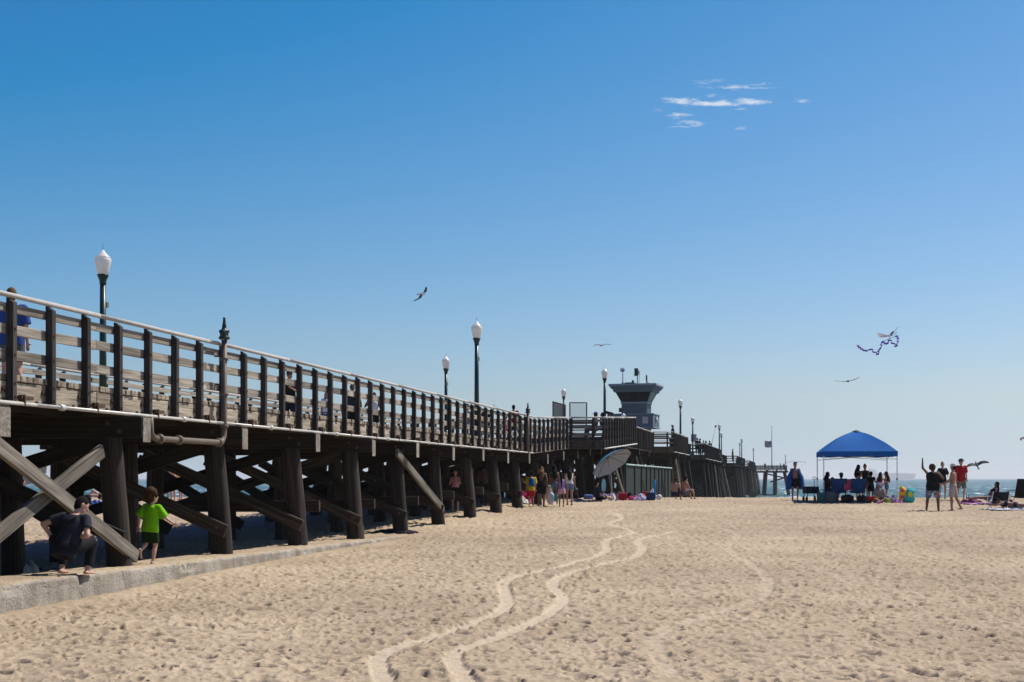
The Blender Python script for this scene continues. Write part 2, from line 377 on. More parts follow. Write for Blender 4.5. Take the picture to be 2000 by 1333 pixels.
# bits of shell, weed and wood scattered on the sand
rs = np.random.RandomState(5); mbd = MB(); nb_ = 620
Yd = 11+50*rs.rand(nb_)**1.6; Xd = (rs.rand(nb_)*.8-.42)*Yd; keep = to_sd(Xd, Yd)[1] < -.5; Xd, Yd = Xd[keep], Yd[keep]; Zd = gz(Xd, Yd)+relief(Xd, Yd)
for x_, y_, z_ in zip(Xd, Yd, Zd):
    a_ = rs.rand()*6.28; l_ = .008+.022*rs.rand()**3; q_ = Matrix.Rotation(a_, 3, 'Z') @ Matrix.Rotation(rs.rand()*.6-.3, 3, 'Y')
    mbd.add([Vector((x_, y_, z_+.004))+q_ @ Vector(p_) for p_ in ((-l_, 0, 0), (0, -l_*.5, 0), (l_, .1*l_, 0), (0, l_*.5, 0), (0, 0, l_*.5))], [(0, 1, 4), (1, 2, 4), (2, 3, 4), (3, 0, 4), (3, 2, 1, 0)])
M_BITS = plain('weed_and_shell_bits', (.055, .040, .028), .9, 0, .6, 3); o = mbd.build('beach_debris', M_BITS); tag(o, 'tiny dark bits of weed and shell scattered on the sand', None, None, 'stuff')

# ---------------------------------------------------------------- sea
SEA = -4.2
M_SEA, nt, b = newmat('choppy_sea')
t = nd(nt, 'ShaderNodeTexCoord')
mp = nd(nt, 'ShaderNodeMapping', {'Scale': (.16, .30, 1)}); nt.links.new(t.outputs['Object'], mp.inputs[0])
n1 = nd(nt, 'ShaderNodeTexNoise', {'Scale': 1, 'Detail': 7, 'Roughness': .62}); nt.links.new(mp.outputs[0], n1.inputs['Vector'])
mp2 = nd(nt, 'ShaderNodeMapping', {'Scale': (.012, .006, 1)}); nt.links.new(t.outputs['Object'], mp2.inputs[0])
n2 = nd(nt, 'ShaderNodeTexNoise', {'Scale': 1, 'Detail': 5}); nt.links.new(mp2.outputs[0], n2.inputs['Vector'])
mp3 = nd(nt, 'ShaderNodeMapping', {'Scale': (.22, .05, 1)}); nt.links.new(t.outputs['Object'], mp3.inputs[0])
n3 = nd(nt, 'ShaderNodeTexNoise', {'Scale': 1, 'Detail': 6, 'Roughness': .65}); nt.links.new(mp3.outputs[0], n3.inputs['Vector'])
c = ramp(nt, [(.35, (.018, .075, .075)), (.65, (.032, .105, .105))], n2.outputs[0])
fo = ramp(nt, [(.57, (0, 0, 0)), (.63, (1, 1, 1))], n3.outputs[0])
c = mixc(nt, c, (.75, .80, .82), fo)
nt.links.new(c, b.inputs['Base Color']); b.inputs['Roughness'].default_value = .32; b.inputs['Specular IOR Level'].default_value = .32; b.inputs['IOR'].default_value = 1.33
u = nd(nt, 'ShaderNodeBump', {'Strength': 1.0, 'Distance': 1.6}); nt.links.new(n1.outputs[0], u.inputs['Height']); nt.links.new(u.outputs[0], b.inputs['Normal'])
yr = np.concatenate([np.geomspace(84, 900, 330), np.geomspace(930, 16000, 50)]); T2 = np.concatenate([-np.geomspace(6, .52, 30), np.linspace(-.5, .5, 360), np.geomspace(.52, 6, 30)])
Ys = yr[:, None]*np.ones_like(T2)[None]; Xs = T2[None]*Ys
am = np.clip(1-(Ys-500)/400, 0, 1)
Zs = SEA+am*(.28*vnoise(Xs/14, Ys/7, 71)+.22*vnoise(Xs/5.5+3, Ys/3.2, 72)+.14*np.sin(Ys/4.1+2*vnoise(Xs/30, Ys/30, 73)))
sea = sheet('sea', Xs, Ys, Zs, M_SEA); tag(sea, 'choppy blue-green sea with small whitecaps', None, None, 'structure')

# ---------------------------------------------------------------- concrete kerb along the foot of the pier
M_CONC, nt, b = newmat('old_concrete')
t = nd(nt, 'ShaderNodeTexCoord')
n1 = nd(nt, 'ShaderNodeTexNoise', {'Scale': 2.2, 'Detail': 8, 'Roughness': .65}); n2 = nd(nt, 'ShaderNodeTexNoise', {'Scale': 30, 'Detail': 6})
mp = nd(nt, 'ShaderNodeMapping', {'Scale': (3.5, 3.5, .5)}); n4 = nd(nt, 'ShaderNodeTexNoise', {'Scale': 1, 'Detail': 5})
for n in (n1, n2): nt.links.new(t.outputs['Object'], n.inputs['Vector'])
nt.links.new(t.outputs['Object'], mp.inputs[0]); nt.links.new(mp.outputs[0], n4.inputs['Vector'])
vo = nd(nt, 'ShaderNodeTexVoronoi', {'Scale': .42}, feature='DISTANCE_TO_EDGE'); dn = nd(nt, 'ShaderNodeTexNoise', {'Scale': 3, 'Detail': 5})
nt.links.new(t.outputs['Object'], dn.inputs['Vector']); va = nd(nt, 'ShaderNodeVectorMath', operation='ADD'); sc_ = nd(nt, 'ShaderNodeVectorMath', operation='SCALE'); sc_.inputs[3].default_value = .5
nt.links.new(dn.outputs['Color'], sc_.inputs[0]); nt.links.new(t.outputs['Object'], va.inputs[0]); nt.links.new(sc_.outputs[0], va.inputs[1]); nt.links.new(va.outputs[0], vo.inputs['Vector'])
c = ramp(nt, [(.3, (.24, .205, .165)), (.7, (.43, .385, .325))], n1.outputs[0])
st = ramp(nt, [(.40, (.70, .66, .60)), (.6, (1, 1, 1))], n4.outputs[0]); c = mixc(nt, c, st, .8, 'MULTIPLY')
cr_ = ramp(nt, [(.0, (.22, .19, .17)), (.010, (1, 1, 1))], vo.outputs['Distance']); c = mixc(nt, c, cr_, .6, 'MULTIPLY')
pt = ramp(nt, [(.30, (.35, .32, .30)), (.36, (1, 1, 1))], n2.outputs[0]); c = mixc(nt, c, pt, .7, 'MULTIPLY')
sa = nd(nt, 'ShaderNodeVertexColor', layer_name='sandy'); sf = nd(nt, 'ShaderNodeMath', operation='MULTIPLY'); nt.links.new(sa.outputs[0], sf.inputs[0])
sr2 = ramp(nt, [(.40, (0, 0, 0)), (.5, (1, 1, 1))], n1.outputs[0]); nt.links.new(sr2, sf.inputs[1]); c = mixc(nt, c, (.43, .33, .225), sf.outputs[0])
nt.links.new(c, b.inputs['Base Color']); b.inputs['Roughness'].default_value = .9
ad = nd(nt, 'ShaderNodeMath', operation='ADD'); nt.links.new(n1.outputs[0], ad.inputs[0]); nt.links.new(n2.outputs[0], ad.inputs[1])
u = nd(nt, 'ShaderNodeBump', {'Strength': .6, 'Distance': .03}); nt.links.new(ad.outputs[0], u.inputs['Height']); nt.links.new(u.outputs[0], b.inputs['Normal'])
ss = np.arange(12, 41, .035); prof = [(0.00, -.95), (0, -.62), (0, -.45), (0, -.33), (0, -.24), (0, -.17), (0, -.11), (0, -.065), (0.002, -.035), (.012, -.014), (.03, -.002), (.07, 0), (.12, .001), (.17, .0), (.30, -.01), (.34, -.4)]
S2 = ss[:, None]*np.ones(len(prof))[None]; D2 = np.array([p[0] for p in prof])[None]*np.ones_like(S2); Z2 = np.array([p[1] for p in prof])[None]+zkerb(S2)
up = np.clip(1-np.abs(Z2-zkerb(S2))/.16, 0, 1)
chip = np.maximum(0, vnoise(S2*1.9, Z2*3+5, 81)-.22)*2.2+np.maximum(0, vnoise(S2*6, Z2*9, 82)-.25)*.8
for cs_, wd, dp in ((23.75, .16, .10), (24.0, .10, .12), (29.55, .25, .10), (17.9, .5, .14), (20.35, .05, .14), (18.6, .2, .08)):
    chip = chip+dp/.075*np.exp(-((S2-cs_)/wd)**2)*(.6+.9*np.abs(vnoise(S2*11, Z2*11, 83)))
D2 = D2+chip*.075*up*(D2 < .1)+.008*vnoise(S2*4, Z2*5, 84); Z2 = Z2-chip*.03*up*(D2 > .03)
XX, YY = from_sd(S2, D2-.39)
kerb = sheet('concrete_kerb', XX, YY, Z2, M_CONC, False); tag(kerb, 'cracked low concrete kerb half buried in sand along the foot of the pier', 'kerb')
ca = kerb.data.color_attributes.new('sandy', 'FLOAT_COLOR', 'POINT')
ca.data.foreach_set('color', np.repeat((np.array([0]*10+[.5, .9, 1, 1, 1, 1])[None]*np.ones_like(S2)).ravel()[:, None], 4, 1).astype(np.float32).ravel())

# ---------------------------------------------------------------- pier (its own frame: x along, y inward, z up)
WID = 5.7
pier = empty('pier', (-A0, 0, 0), math.pi/2-TH)
tag(pier, 'long weathered timber pier on splayed piles running from the sand out to sea', 'pier')
def DZ(s): return float(np.interp(s, [0, 57.4, 79.5, 400], [1.38, 1.38, 2.29, 2.29]))
S0, SEND = 13.5, 385.
BUMPS = [(66.3, 79.5), (104, 118), (140, 168), (212, 246), (268, 305)]
def in_bump(s): return any(a <= s <= b for a, b in BUMPS)
# bents: cap beam, piles, cross braces
def pile_mesh(L, r0, r1, seed):
    rr = random.Random(seed); mb = MB(); n = 14; m = 7
    bx, by = rr.uniform(-.03, .03), rr.uniform(-.03, .03); v = []; f = []
    lob = [(rr.uniform(.0, .05), rr.randint(2, 5), rr.uniform(0, 6)) for _ in range(3)]
    for i in range(m):
        t_ = i/(m-1)
        for k in range(n):
            a = 2*math.pi*k/n; r = (r0+(r1-r0)*t_)*(1+sum(q*math.sin(w_*a+p) for q, w_, p in lob)+rr.uniform(-.015, .015))
            v.append((r*math.cos(a)+bx*math.sin(math.pi*t_), r*math.sin(a)+by*math.sin(math.pi*t_), L*t_))
    for i in range(m-1):
        for k in range(n): f.append((i*n+k, i*n+(k+1) % n, (i+1)*n+(k+1) % n, (i+1)*n+k))
    f.append(tuple((m-1)*n+k for k in range(n))); mb.add(v, f); return mb.mesh('pile', M_PILE, True)
PM = [pile_mesh(1, .212, .188, i) for i in range(7)]
def pile(p_bot, p_top, k, sc=1.0):
    p0, p1 = Vector(p_bot), Vector(p_top); d = p1-p0; q = d.to_track_quat('Z', 'Y').to_matrix().to_4x4()
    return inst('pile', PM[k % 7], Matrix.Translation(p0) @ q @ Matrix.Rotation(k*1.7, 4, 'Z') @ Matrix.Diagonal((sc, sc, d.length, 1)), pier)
bents = [18.51+4.02*j for j in range(-1, 15)]
far = []; s = bents[-1]+5.2
while s < 384: far.append(s); s += 6.2
def gsd(s, d): X, Y = from_sd(s, d); return g1(X, Y)
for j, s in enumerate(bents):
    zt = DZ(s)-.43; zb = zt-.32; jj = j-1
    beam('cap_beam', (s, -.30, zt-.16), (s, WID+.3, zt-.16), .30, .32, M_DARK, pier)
    beam('cap_sunlit_end', (s+.01*(j % 3), -.318, zt-.20-.03*(j % 2)), (s+.01*(j % 3), -.303, zt-.20-.03*(j % 2)), .27, .38, M_GREY, pier)  # pale facing added to the dark cap, standing for its sunlit end face
    for i, (db, dt, sc) in enumerate(((.14, .30, 1.0), (1.95, 2.0, .9), (3.35, 3.35, .92), (5.35, 5.1, .95))):
        zg = gsd(s, db)-.5; dl = db+(dt-db)*0; lean = (db-dt)/(gsd(s, db)-zb)   # extrapolate the batter below ground
        pile((s+.03*math.sin(j*3+i), db+lean*(-.5), zg), (s, dt, zb+.02), j*4+i, sc)
    z0 = gsd(s, .4)
    # X of planks between the outer pile and the inner ones, one on each side of the piles
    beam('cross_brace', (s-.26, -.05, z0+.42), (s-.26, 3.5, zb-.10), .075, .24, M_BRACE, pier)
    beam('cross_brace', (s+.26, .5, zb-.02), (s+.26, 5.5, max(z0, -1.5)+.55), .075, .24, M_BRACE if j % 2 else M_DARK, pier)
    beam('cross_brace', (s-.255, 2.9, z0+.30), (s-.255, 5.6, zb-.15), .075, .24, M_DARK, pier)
    if 4 <= j <= 9: beam('girt', (s+.30, -.25, z0+.82), (s+.30, 3.3, z0+.80), .10, .24, M_BRACE, pier)
# pale diagonals along the outer face
def dbrace(px0, py0, px1, py1, d, w=.205, mat=M_PALEBR, th=.08):
    """plank in the outer face plane between two points of that face"""
    P = []
    for px, py in ((px0, py0), (px1, py1)):
        al = A0+d/CS; Y = al*F/(1557-px)
        s_ = (Y-d*SN)/CS; P.append(Vector((s_, d, (935-py)*Y/F)))
    return beam('diagonal_brace', P[0], P[1], th, w, mat, pier, up=(0, 0, 1))
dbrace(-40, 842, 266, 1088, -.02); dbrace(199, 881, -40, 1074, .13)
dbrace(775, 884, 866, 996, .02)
for j, s in enumerate(far):
    zt = DZ(s)-.43; zb = zt-.34; bo = -1.5 if in_bump(s) else 0
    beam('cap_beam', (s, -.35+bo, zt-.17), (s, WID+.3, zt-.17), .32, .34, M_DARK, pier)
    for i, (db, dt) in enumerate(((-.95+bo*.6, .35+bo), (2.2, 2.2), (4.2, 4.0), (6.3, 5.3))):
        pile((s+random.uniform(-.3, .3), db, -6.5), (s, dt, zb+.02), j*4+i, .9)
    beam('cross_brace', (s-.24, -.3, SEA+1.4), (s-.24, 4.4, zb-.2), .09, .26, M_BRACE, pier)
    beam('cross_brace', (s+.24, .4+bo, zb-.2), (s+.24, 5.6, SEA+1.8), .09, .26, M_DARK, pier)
    if j % 2 == 0: beam('diagonal_brace', (s, -.1+bo, zb-.1), (s+5.5, -.75+bo*.7, SEA+1.5), .09, .22, M_PALEBR if j % 4 == 0 else M_BRACE, pier)
# long stringers
def span(name, d, zoff, w, h, mat, s0, s1, piece=8.04, dd=None):
    s = s0
    while s < s1-.05:
        e = min(s+piece, s1)
        cuts = [s]+[c for c in (57.4, 79.5) if s+.3 < c < e-.3]+[e]
        for a, b_ in zip(cuts[:-1], cuts[1:]): beam(name, (a, d, DZ(a)+zoff), (b_-.006, d, DZ(b_)+zoff), w, h, mat, pier)
        s = e
span('edge_stringer', .07, -.245, .14, .29, M_STRING, S0, 92, 8.04)
span('edge_stringer', .07, -.245, .14, .29, M_FARPOST, 92, 366, 16)
span('edge_stringer', WID-.07, -.245, .14, .29, M_DARK, S0, 366, 16)
for d in np.linspace(.95, WID-.95, 6): span('stringer', float(d), -.25, .15, .32, M_DARK, S0, 366, 24.12)
# deck planks
s = S0+.2; k = 0
while s < 57.0:
    over = random.uniform(-.03, .02)
    o = beam('deck_plank', (s, -.01+over, DZ(s)-.05), (s, WID+.02, DZ(s)-.05), .148, .085, M_STRING, pier); s += .160; k += 1
mb = MB()
def plank_run(s0, s1, d0, d1, st=.32):
    s = s0
    while s < s1: mb.bar((s, d0, DZ(s)-.05), (s, d1, DZ(s)-.05), st-.012, .085); s += st
plank_run(57.0, SEND, -.02, WID+.02)
for a, b_ in BUMPS: plank_run(a, b_, -1.52, -.03)
plank_run(366, SEND, -7.5, -.03)
o = mb.build('deck_planking', M_FARPOST, pier); o['kind'] = 'stuff'
for a, b_ in BUMPS:
    beam('edge_stringer', (a, -1.45, DZ(a)-.26), (b_, -1.45, DZ(b_)-.26), .12, .30, M_FARPOST, pier)
    beam('edge_stringer', (a, -1.5, DZ(a)-.26), (a, .0, DZ(a)-.26), .12, .30, M_FARPOST, pier)
    beam('edge_stringer', (b_, -1.5, DZ(b_)-.26), (b_, .0, DZ(b_)-.26), .12, .30, M_FARPOST, pier)
# end platform
for s in (367, 373, 379, 385):
    beam('cap_beam', (s, -7.9, 1.7), (s, 0, 1.7), .35, .4, M_DARK, pier)
    for db, dt in ((-8.6, -7.0), (-4.6, -4.6), (-1.6, -2.2)): pile((s, db, -7), (s, dt, 1.55), int(s+dt*3), 2.0)
    beam('cross_brace', (s-.3, -8.6, .7), (s-.3, -3.5, -.9), .12, .32, M_DARK, pier); beam('cross_brace', (s+.3, -8.3, -.2), (s+.3, -2.5, 1.2), .12, .32, M_DARK, pier)
for d in (-7.4, -5, -2.6): beam('stringer', (366, d, 2.04), (SEND, d, 2.04), .2, .4, M_DARK, pier)
# railings
near_path = [(S0, 0)]
for a, b_ in BUMPS: near_path += [(a, 0), (a, -1.5), (b_, -1.5), (b_, 0)]
near_path += [(366, 0), (366, -7.5), (SEND, -7.5)]
HR = 1.02
POSTM = {}
def post_mesh(h, m):
    k = (round(h, 2), m.name)
    if k not in POSTM:
        mb = MB(); w = .052; z0 = -.36
        # outer side (-y) has a sloped top
        v = [(-w, -w, z0), (w, -w, z0), (w, w, z0), (-w, w, z0), (-w, -w, h-.075), (w, -w, h-.075), (w, w, h-.012), (-w, w, h-.012)]
        mb.add(v, [(3, 2, 1, 0), (4, 5, 6, 7), (0, 1, 5, 4), (1, 2, 6, 5), (2, 3, 7, 6), (3, 0, 4, 7)]); me = mb.mesh('rail_post', m)
        bm = bmesh.new(); bm.from_mesh(me); bmesh.ops.bevel(bm, geom=bm.edges[:], offset=.006, segments=1, affect='EDGES'); bm.to_mesh(me); bm.free(); POSTM[k] = me
    return POSTM[k]
M_POSTZ = wood('dark_post_timber_upright', (.022, .019, .017), (.062, .054, .048), axis='z', amount=.4, stain=(.012, .010, .009))
farpost = MB(); farboard = MB(); farrail = MB()
cnt = 0
def rail_run(p, q, side, detail, first_off=0.0, mats=(M_GREY, M_RAIL)):
    """railing from p to q (s,d); side: outward normal sign"""
    p = Vector(p+(0,)); q = Vector(q+(0,)); L = (q-p).length; u_ = (q-p)/L
    n_ = Vector((u_.y, -u_.x, 0))*side            # outward
    x = first_off
    P = lambda t_, off, z: (p+u_*t_+n_*off)+Vector((0, 0, DZ((p+u_*t_).x)+z))
    while x < L+.01:
        if detail:
            o = inst('rail_post', post_mesh(HR, M_POSTZ), Matrix.Translation(P(x+random.uniform(-.012, .012), .055, random.uniform(-.012, .006))) @ Matrix.Rotation(math.atan2(u_.y, u_.x)+(0 if side > 0 else math.pi)+random.uniform(-.03, .03), 4, 'Z') @ Matrix.Rotation(random.uniform(-.008, .008), 4, 'Y'), pier)
        else: farpost.box(P(x, .055, .33), (.10, .10, 1.36))
        x += 1.0033
    # boards inside the posts, handrail above
    t_ = 0
    while t_ < L-.02:
        e = min(t_+4.0132, L)
        for zc, h in ((.875, .115), (.595, .135), (.255, .135)):
            if detail: beam('rail_board', P(t_+.004, -.022, zc+random.uniform(-.010, .010)), P(e-.004, -.022, zc+random.uniform(-.010, .010)), .042, h, mats[0], pier, bev=.004)
            else: farboard.bar(P(t_, -.022, zc), P(e, -.022, zc), .042, h)
        a, b_ = P(t_, .045, HR+.012), P(e, .045, HR+.012)
        if detail: 
            mb = MB().tube([Vector((0, 0, 0)), Vector(((b_-a).length-.002, 0, 0))], .035, 10); me = mb.mesh('handrail', mats[1], True)
            inst('handrail', me, Matrix.Translation(a) @ frame(b_-a).to_4x4(), pier)
        else: farrail.tube([a, b_], .04, 6)
        t_ = e
off0 = 19.11-1.0033*5-S0
for i in range(len(near_path)-1):
    p, q = near_path[i], near_path[i+1]
    rail_run(p, q, 1, p[0] < 117, (off0 % 1.0033) if i == 0 else .1)
rail_run((S0, WID), (66, WID), -1, True, .4); rail_run((66, WID), (SEND, WID), -1, False, .4)
rail_run((SEND, -7.5), (SEND, WID), 1, False, .4)
for mb, nm, mt in ((farpost, 'far_rail_posts', M_DARK), (farboard, 'far_rail_boards', M_FARPOST), (farrail, 'far_handrail', M_RAIL)):
    o = mb.build(nm, mt, pier); o['kind'] = 'stuff'
# conduit under the deck edge with its clamps, bolts on the stringer
ZC = -.395
s = S0
while s < 56:
    e = min(s+6.03, 56.2); z = DZ(s)+ZC
    me = MB().tube([(0, 0, 0), (e-s-.002, 0, 0)], .026, 8).mesh('conduit_pipe', M_CONDUIT, True)
    inst('conduit_pipe', me, Matrix.Translation((s, -.165, z)), pier); s = e
cl = MB().lathe([(.040, -.06), (.046, -.05), (.046, .05), (.040, .06)], n=10).mesh('pipe_coupling', M_CONDUIT, True)
bk = MB().box((0, .0, .05), (.03, .10, .14)).box((0.1, .02, .085), (.30, .09, .05)).mesh('pipe_bracket', M_RUST)
for j in range(42):
    s = 14.2+j*1.0033
    if j % 4 == 2: inst('pipe_coupling', cl, Matrix.Translation((s, -.165, DZ(s)+ZC)) @ Matrix.Rotation(math.pi/2, 4, 'Y'), pier)
    elif j % 2: inst('pipe_bracket', bk, Matrix.Translation((s, -.145, DZ(s)+ZC)), pier)
mb = MB()
for j in range(45):
    s = 19.11+1.0033*(j-5)
    for ds, z in ((-.14, -.20), (-.09, -.205), (-.105, -.335), (-.30, -.34)):
        mb.tube([(s+ds, .01, DZ(s)+z), (s+ds, -.03, DZ(s)+z)], .016, 6); mb.box((s+ds, -.012, DZ(s)+z-.01), (.030, .018, .07 if ds == -.14 or ds == -.09 else .04))
    for z in (-.12, -.30, .255, .595): mb.tube([(s, -.10, DZ(s)+z), (s, -.125, DZ(s)+z)], .017, 6)
for j, s in enumerate(bents):
    zt = DZ(s)-.43; zb = zt-.32; z0 = gsd(s, .4)
    for d_, z_ in ((.25, zt-.10), (.05, zt-.22), (2.0, zt-.15)): mb.tube([(s-.14, d_, z_), (s-.175, d_, z_)], .036, 8)
    for d_, t_ in ((.12, .05), (2.0, .58)): z_ = z0+.42+t_*(zb-.10-z0-.42); mb.tube([(s-.29, d_, z_), (s-.32, d_, z_)], .034, 8)
o = mb.build('bolts', M_RUST, pier); o['kind'] = 'stuff'
# bump conduits
for a, b_ in BUMPS[:3]:
    me = MB().tube([(0, 0, 0), ((b_-a), 0, DZ(b_)-DZ(a))], .035, 8).mesh('conduit_pipe', M_CONDUIT, True)
    inst('conduit_pipe', me, Matrix.Translation((a, -1.62, DZ(a)-.40)), pier)
# fire standpipes with valve heads
def standpipe(s, big, label):
    t_ = empty('standpipe', (*from_sd(s, -.17), 0), math.pi/2-TH); z0 = DZ(s)
    mb = MB()
    if big: mb.tube([(0, 0, z0+1.10), (0, 0, z0-.52), (-.02, 0, z0-.63), (-.10, 0, z0-.72), (-.2, 0, z0-.745), (-2.70, .02, z0-.745), (-2.80, .02, z0-.73), (-2.88, .03, z0-.66), (-2.90, .03, z0-.40)], [.050]*9, 12)
    else: mb.tube([(0, 0, z0+1.10), (0, 0, z0-.55)], .056, 12)
    mb.build('riser_pipe', M_PIPE, t_, True)
    for z in ((z0+.12, z0+.75, z0-.45) if big else (z0+.3,)): MB().lathe([(.072, -.025), (.078, -.02), (.078, .02), (.072, .025)], (0, 0, z), 12).build('pipe_flange', M_PIPE, t_, True)
    if big:
        for x in (-.25, -2.62, -1.9): MB().tube([(x-.03, .005, z0-.745), (x+.03, .005, z0-.745)], .082, 12).build('pipe_flange', M_PIPE, t_, True)
        MB().box((.0, .08, z0+.30), (.05, .2, .02)).box((0, .08, z0+.8), (.05, .2, .02)).build('pipe_bracket', M_RUST, t_)
    MB().lathe([(.085, 0), (.10, .015), (.10, .04), (.075, .06), (.078, .12), (.095, .13), (.095, .16), (.05, .18), (.035, .24), (.045, .25), (.03, .27), (.022, .36), (.028, .37), (.012, .40)], (0, 0, z0+1.10), 12).build('valve_head', M_GREEN, t_, True)
    MB().tube([(-.05, -.02, z0+1.21), (-.20, -.05, z0+1.21)], [.05, .055], 10).build('hose_outlet', M_GREEN, t_, True)
    mb = MB(); mb.tube([(-.19+.06*math.sin(q), -.05, z0+1.13+.06*math.cos(q)) for q in np.linspace(0, 6.28, 12)], .008, 6); mb.build('cap_chain', M_BLACK, t_)
    return tag(t_, label, 'standpipe')
def s_at(px, d): al = A0+d/CS; Y = al*F/(1557-px); return (Y-d*SN)/CS
standpipe(s_at(438, -.17), True, 'tall brown standpipe with green valve head and bent supply pipe, nearest one on the railing')
standpipe(s_at(1031, -.17), False, 'brown standpipe with green valve head where the railing starts to climb')

# ---------------------------------------------------------------- more helpers and materials
def PX(px, Y): return (px-1000)*Y/F
def PZ(py, Y): return (935-py)*Y/F
def fabric(name, col, rough=.85, var=.14, trans=0):
    m = plain(name, col, rough, 0, var, 9, .25, .15)
    if trans: 
        nt = m.node_tree; b = nt.nodes['Principled BSDF']; o = nt.nodes['Material Output']
        tr = nd(nt, 'ShaderNodeBsdfTranslucent', {'Color': tuple(col)+(1,)}); mx_ = nd(nt, 'ShaderNodeMixShader', {0: trans})
        nt.links.new(b.outputs[0], mx_.inputs[1]); nt.links.new(tr.outputs[0], mx_.inputs[2]); nt.links.new(mx_.outputs[0], o.inputs[0])
    return m
_fab = {}
def fab(col):
    k = tuple(round(c, 3) for c in col)
    if k not in _fab: _fab[k] = fabric('cloth_%d' % len(_fab), k)
    return _fab[k]
M_GLOBE, nt, b = newmat('frosted_lamp_glass'); b.inputs['Base Color'].default_value = (.86, .86, .84, 1); b.inputs['Roughness'].default_value = .3; b.inputs['Specular IOR Level'].default_value = .5
tr = nd(nt, 'ShaderNodeBsdfTranslucent', {'Color': (.9, .9, .88, 1)}); ms = nd(nt, 'ShaderNodeMixShader', {0: .45})
nt.links.new(b.outputs[0], ms.inputs[1]); nt.links.new(tr.outputs[0], ms.inputs[2]); nt.links.new(ms.outputs[0], nt.nodes['Material Output'].inputs[0])
M_WHITE = plain('white_paint', (.78, .78, .77), .45, 0, .05)
M_LAMPGRN = plain('lamp_green_paint', (.012, .040, .036), .35, 0, .2, 6)
GL = 'street lamps along the pier'
def lamp(px, Y, d, label, sign=False, triple=False):
    if d is None: X = PX(px, Y); s, d = to_sd(X, Y)
    else:
        al = A0+d/CS; Y = al*F/(1557-px); X = PX(px, Y); s, _ = to_sd(X, Y)
    z = DZ(s); t_ = empty('street_lamp', (X, Y, z), math.pi/2-TH); t_['px'] = 0; del t_['px']
    top = 3.1
    MB().lathe([(.20, 0), (.20, .06), (.17, .09), (.15, .35), (.11, .42), (.095, .5)], n=12).build('lamp_base', M_LAMPGRN, t_, True)
    MB().lathe([(.088, .5), (.078, 1.6), (.066, top-.02)], n=12).build('pole', M_LAMPGRN, t_, True)
    def head(x, z0, k=1.0):
        MB().lathe([(.066*k, z0-.02), (.085*k, z0), (.075*k, z0+.03), (.09*k, z0+.09), (.125*k, z0+.17), (.135*k, z0+.19), (.12*k, z0+.21)], (x, 0, 0), 14).build('collar', M_LAMPGRN, t_, True)
        MB().lathe([(.115*k, z0+.21), (.135*k, z0+.28), (.175*k, z0+.42*k+.02), (.192*k, z0+.50*k+.02), (.185*k, z0+.545*k+.02), (.172*k, z0+.56*k+.02)], (x, 0, 0), 16).build('globe', M_GLOBE, t_, True)
        MB().lathe([(.176*k, z0+.563*k+.02), (.155*k, z0+.60*k+.02), (.09*k, z0+.66*k+.02), (.055*k, z0+.70*k+.02), (.03*k, z0+.735*k+.02), (.01*k, z0+.76*k+.02)], (x, 0, 0), 16).build('globe_cap', M_GLOBE, t_, True)
        MB().tube([(x, 0, z0+.76*k+.02), (x, 0, z0+.90*k+.02)], [.008, .003], 6).build('finial', M_BLACK, t_)
    if triple:
        MB().tube([(-.6, 0, top+.1), (-.55, 0, top-.1), (0, 0, top-.25), (.55, 0, top-.1), (.6, 0, top+.1)], .05, 8).build('arm', M_LAMPGRN, t_, True)
        for x in (-.6, 0, .6): head(x, top+(.1 if x else .25), .9)
        MB().box((0, -.1, 1.9), (.5, .12, .7)).build('control_box', M_BLACK, t_)
    else:
        head(0, top)
        MB().box((.11, -.02, 2.62), (.10, .09, .12)).build('photocell_box', M_PIPE, t_); MB().tube([(-.07, 0, 2.6), (-.11, 0, 2.62)], .02, 6).build('hook', M_LAMPGRN, t_)
    if sign:
        sg = MB().box((0, -.10, 1.75), (.55, .02, .75), Matrix.Rotation(-(math.pi/2-TH), 3, 'Z')).build('sign_panel', M_SIGN, t_)
    return tag(t_, label, 'street lamp', GL)
M_SIGN, nt, b = newmat('printed_sign')
t = nd(nt, 'ShaderNodeTexCoord'); wv = nd(nt, 'ShaderNodeTexWave', {'Scale': 5.2, 'Distortion': 0.0}, bands_direction='Z'); nn = nd(nt, 'ShaderNodeTexNoise', {'Scale': 22, 'Detail': 2})
nt.links.new(t.outputs['Object'], wv.inputs['Vector']); nt.links.new(t.outputs['Object'], nn.inputs['Vector'])
mu = nd(nt, 'ShaderNodeMath', operation='MULTIPLY'); nt.links.new(wv.outputs[0], mu.inputs[0]); nt.links.new(nn.outputs[0], mu.inputs[1])
nt.links.new(ramp(nt, [(.38, (.62, .50, .48)), (.46, (.45, .12, .11))], mu.outputs[0]), b.inputs['Base Color'])
lamp(201, 0, 5.45, 'tall green lamp post with white globe behind the left end of the railing')
lamp(871, 0, 5.45, 'lamp post with white globe just left of the taller mid-pier lamp')
lamp(931, 0, .3, 'tall lamp post rising mid-pier, larger than its left neighbour')
lamp(1101, 0, 5.45, 'lamp post standing between the two chain-link gate panels')
lamp(1181, 0, .35, 'tall lamp post just left of the lifeguard tower')
lamp(1218, 134, None, 'lamp globe showing in front of the lifeguard tower balcony')
lamp(1329, 110, None, 'tall lamp post first to the right of the lifeguard tower')
lamp(1353, 142, None, 'lamp post carrying a pale red sign on its pole', True)
lamp(1313, 179, None, 'lamp globe peeking over the railing of the second lookout')
lamp(1405, 160, None, 'taller of the close pair of lamps beyond the lamp with the sign')
lamp(1409, 190, None, 'shorter of the close pair of lamps beyond the lamp with the sign')
lamp(1448.6, 217, None, 'right and taller lamp of the far close pair on the pier')
lamp(1445, 240, None, 'left and shorter lamp of the far close pair on the pier')
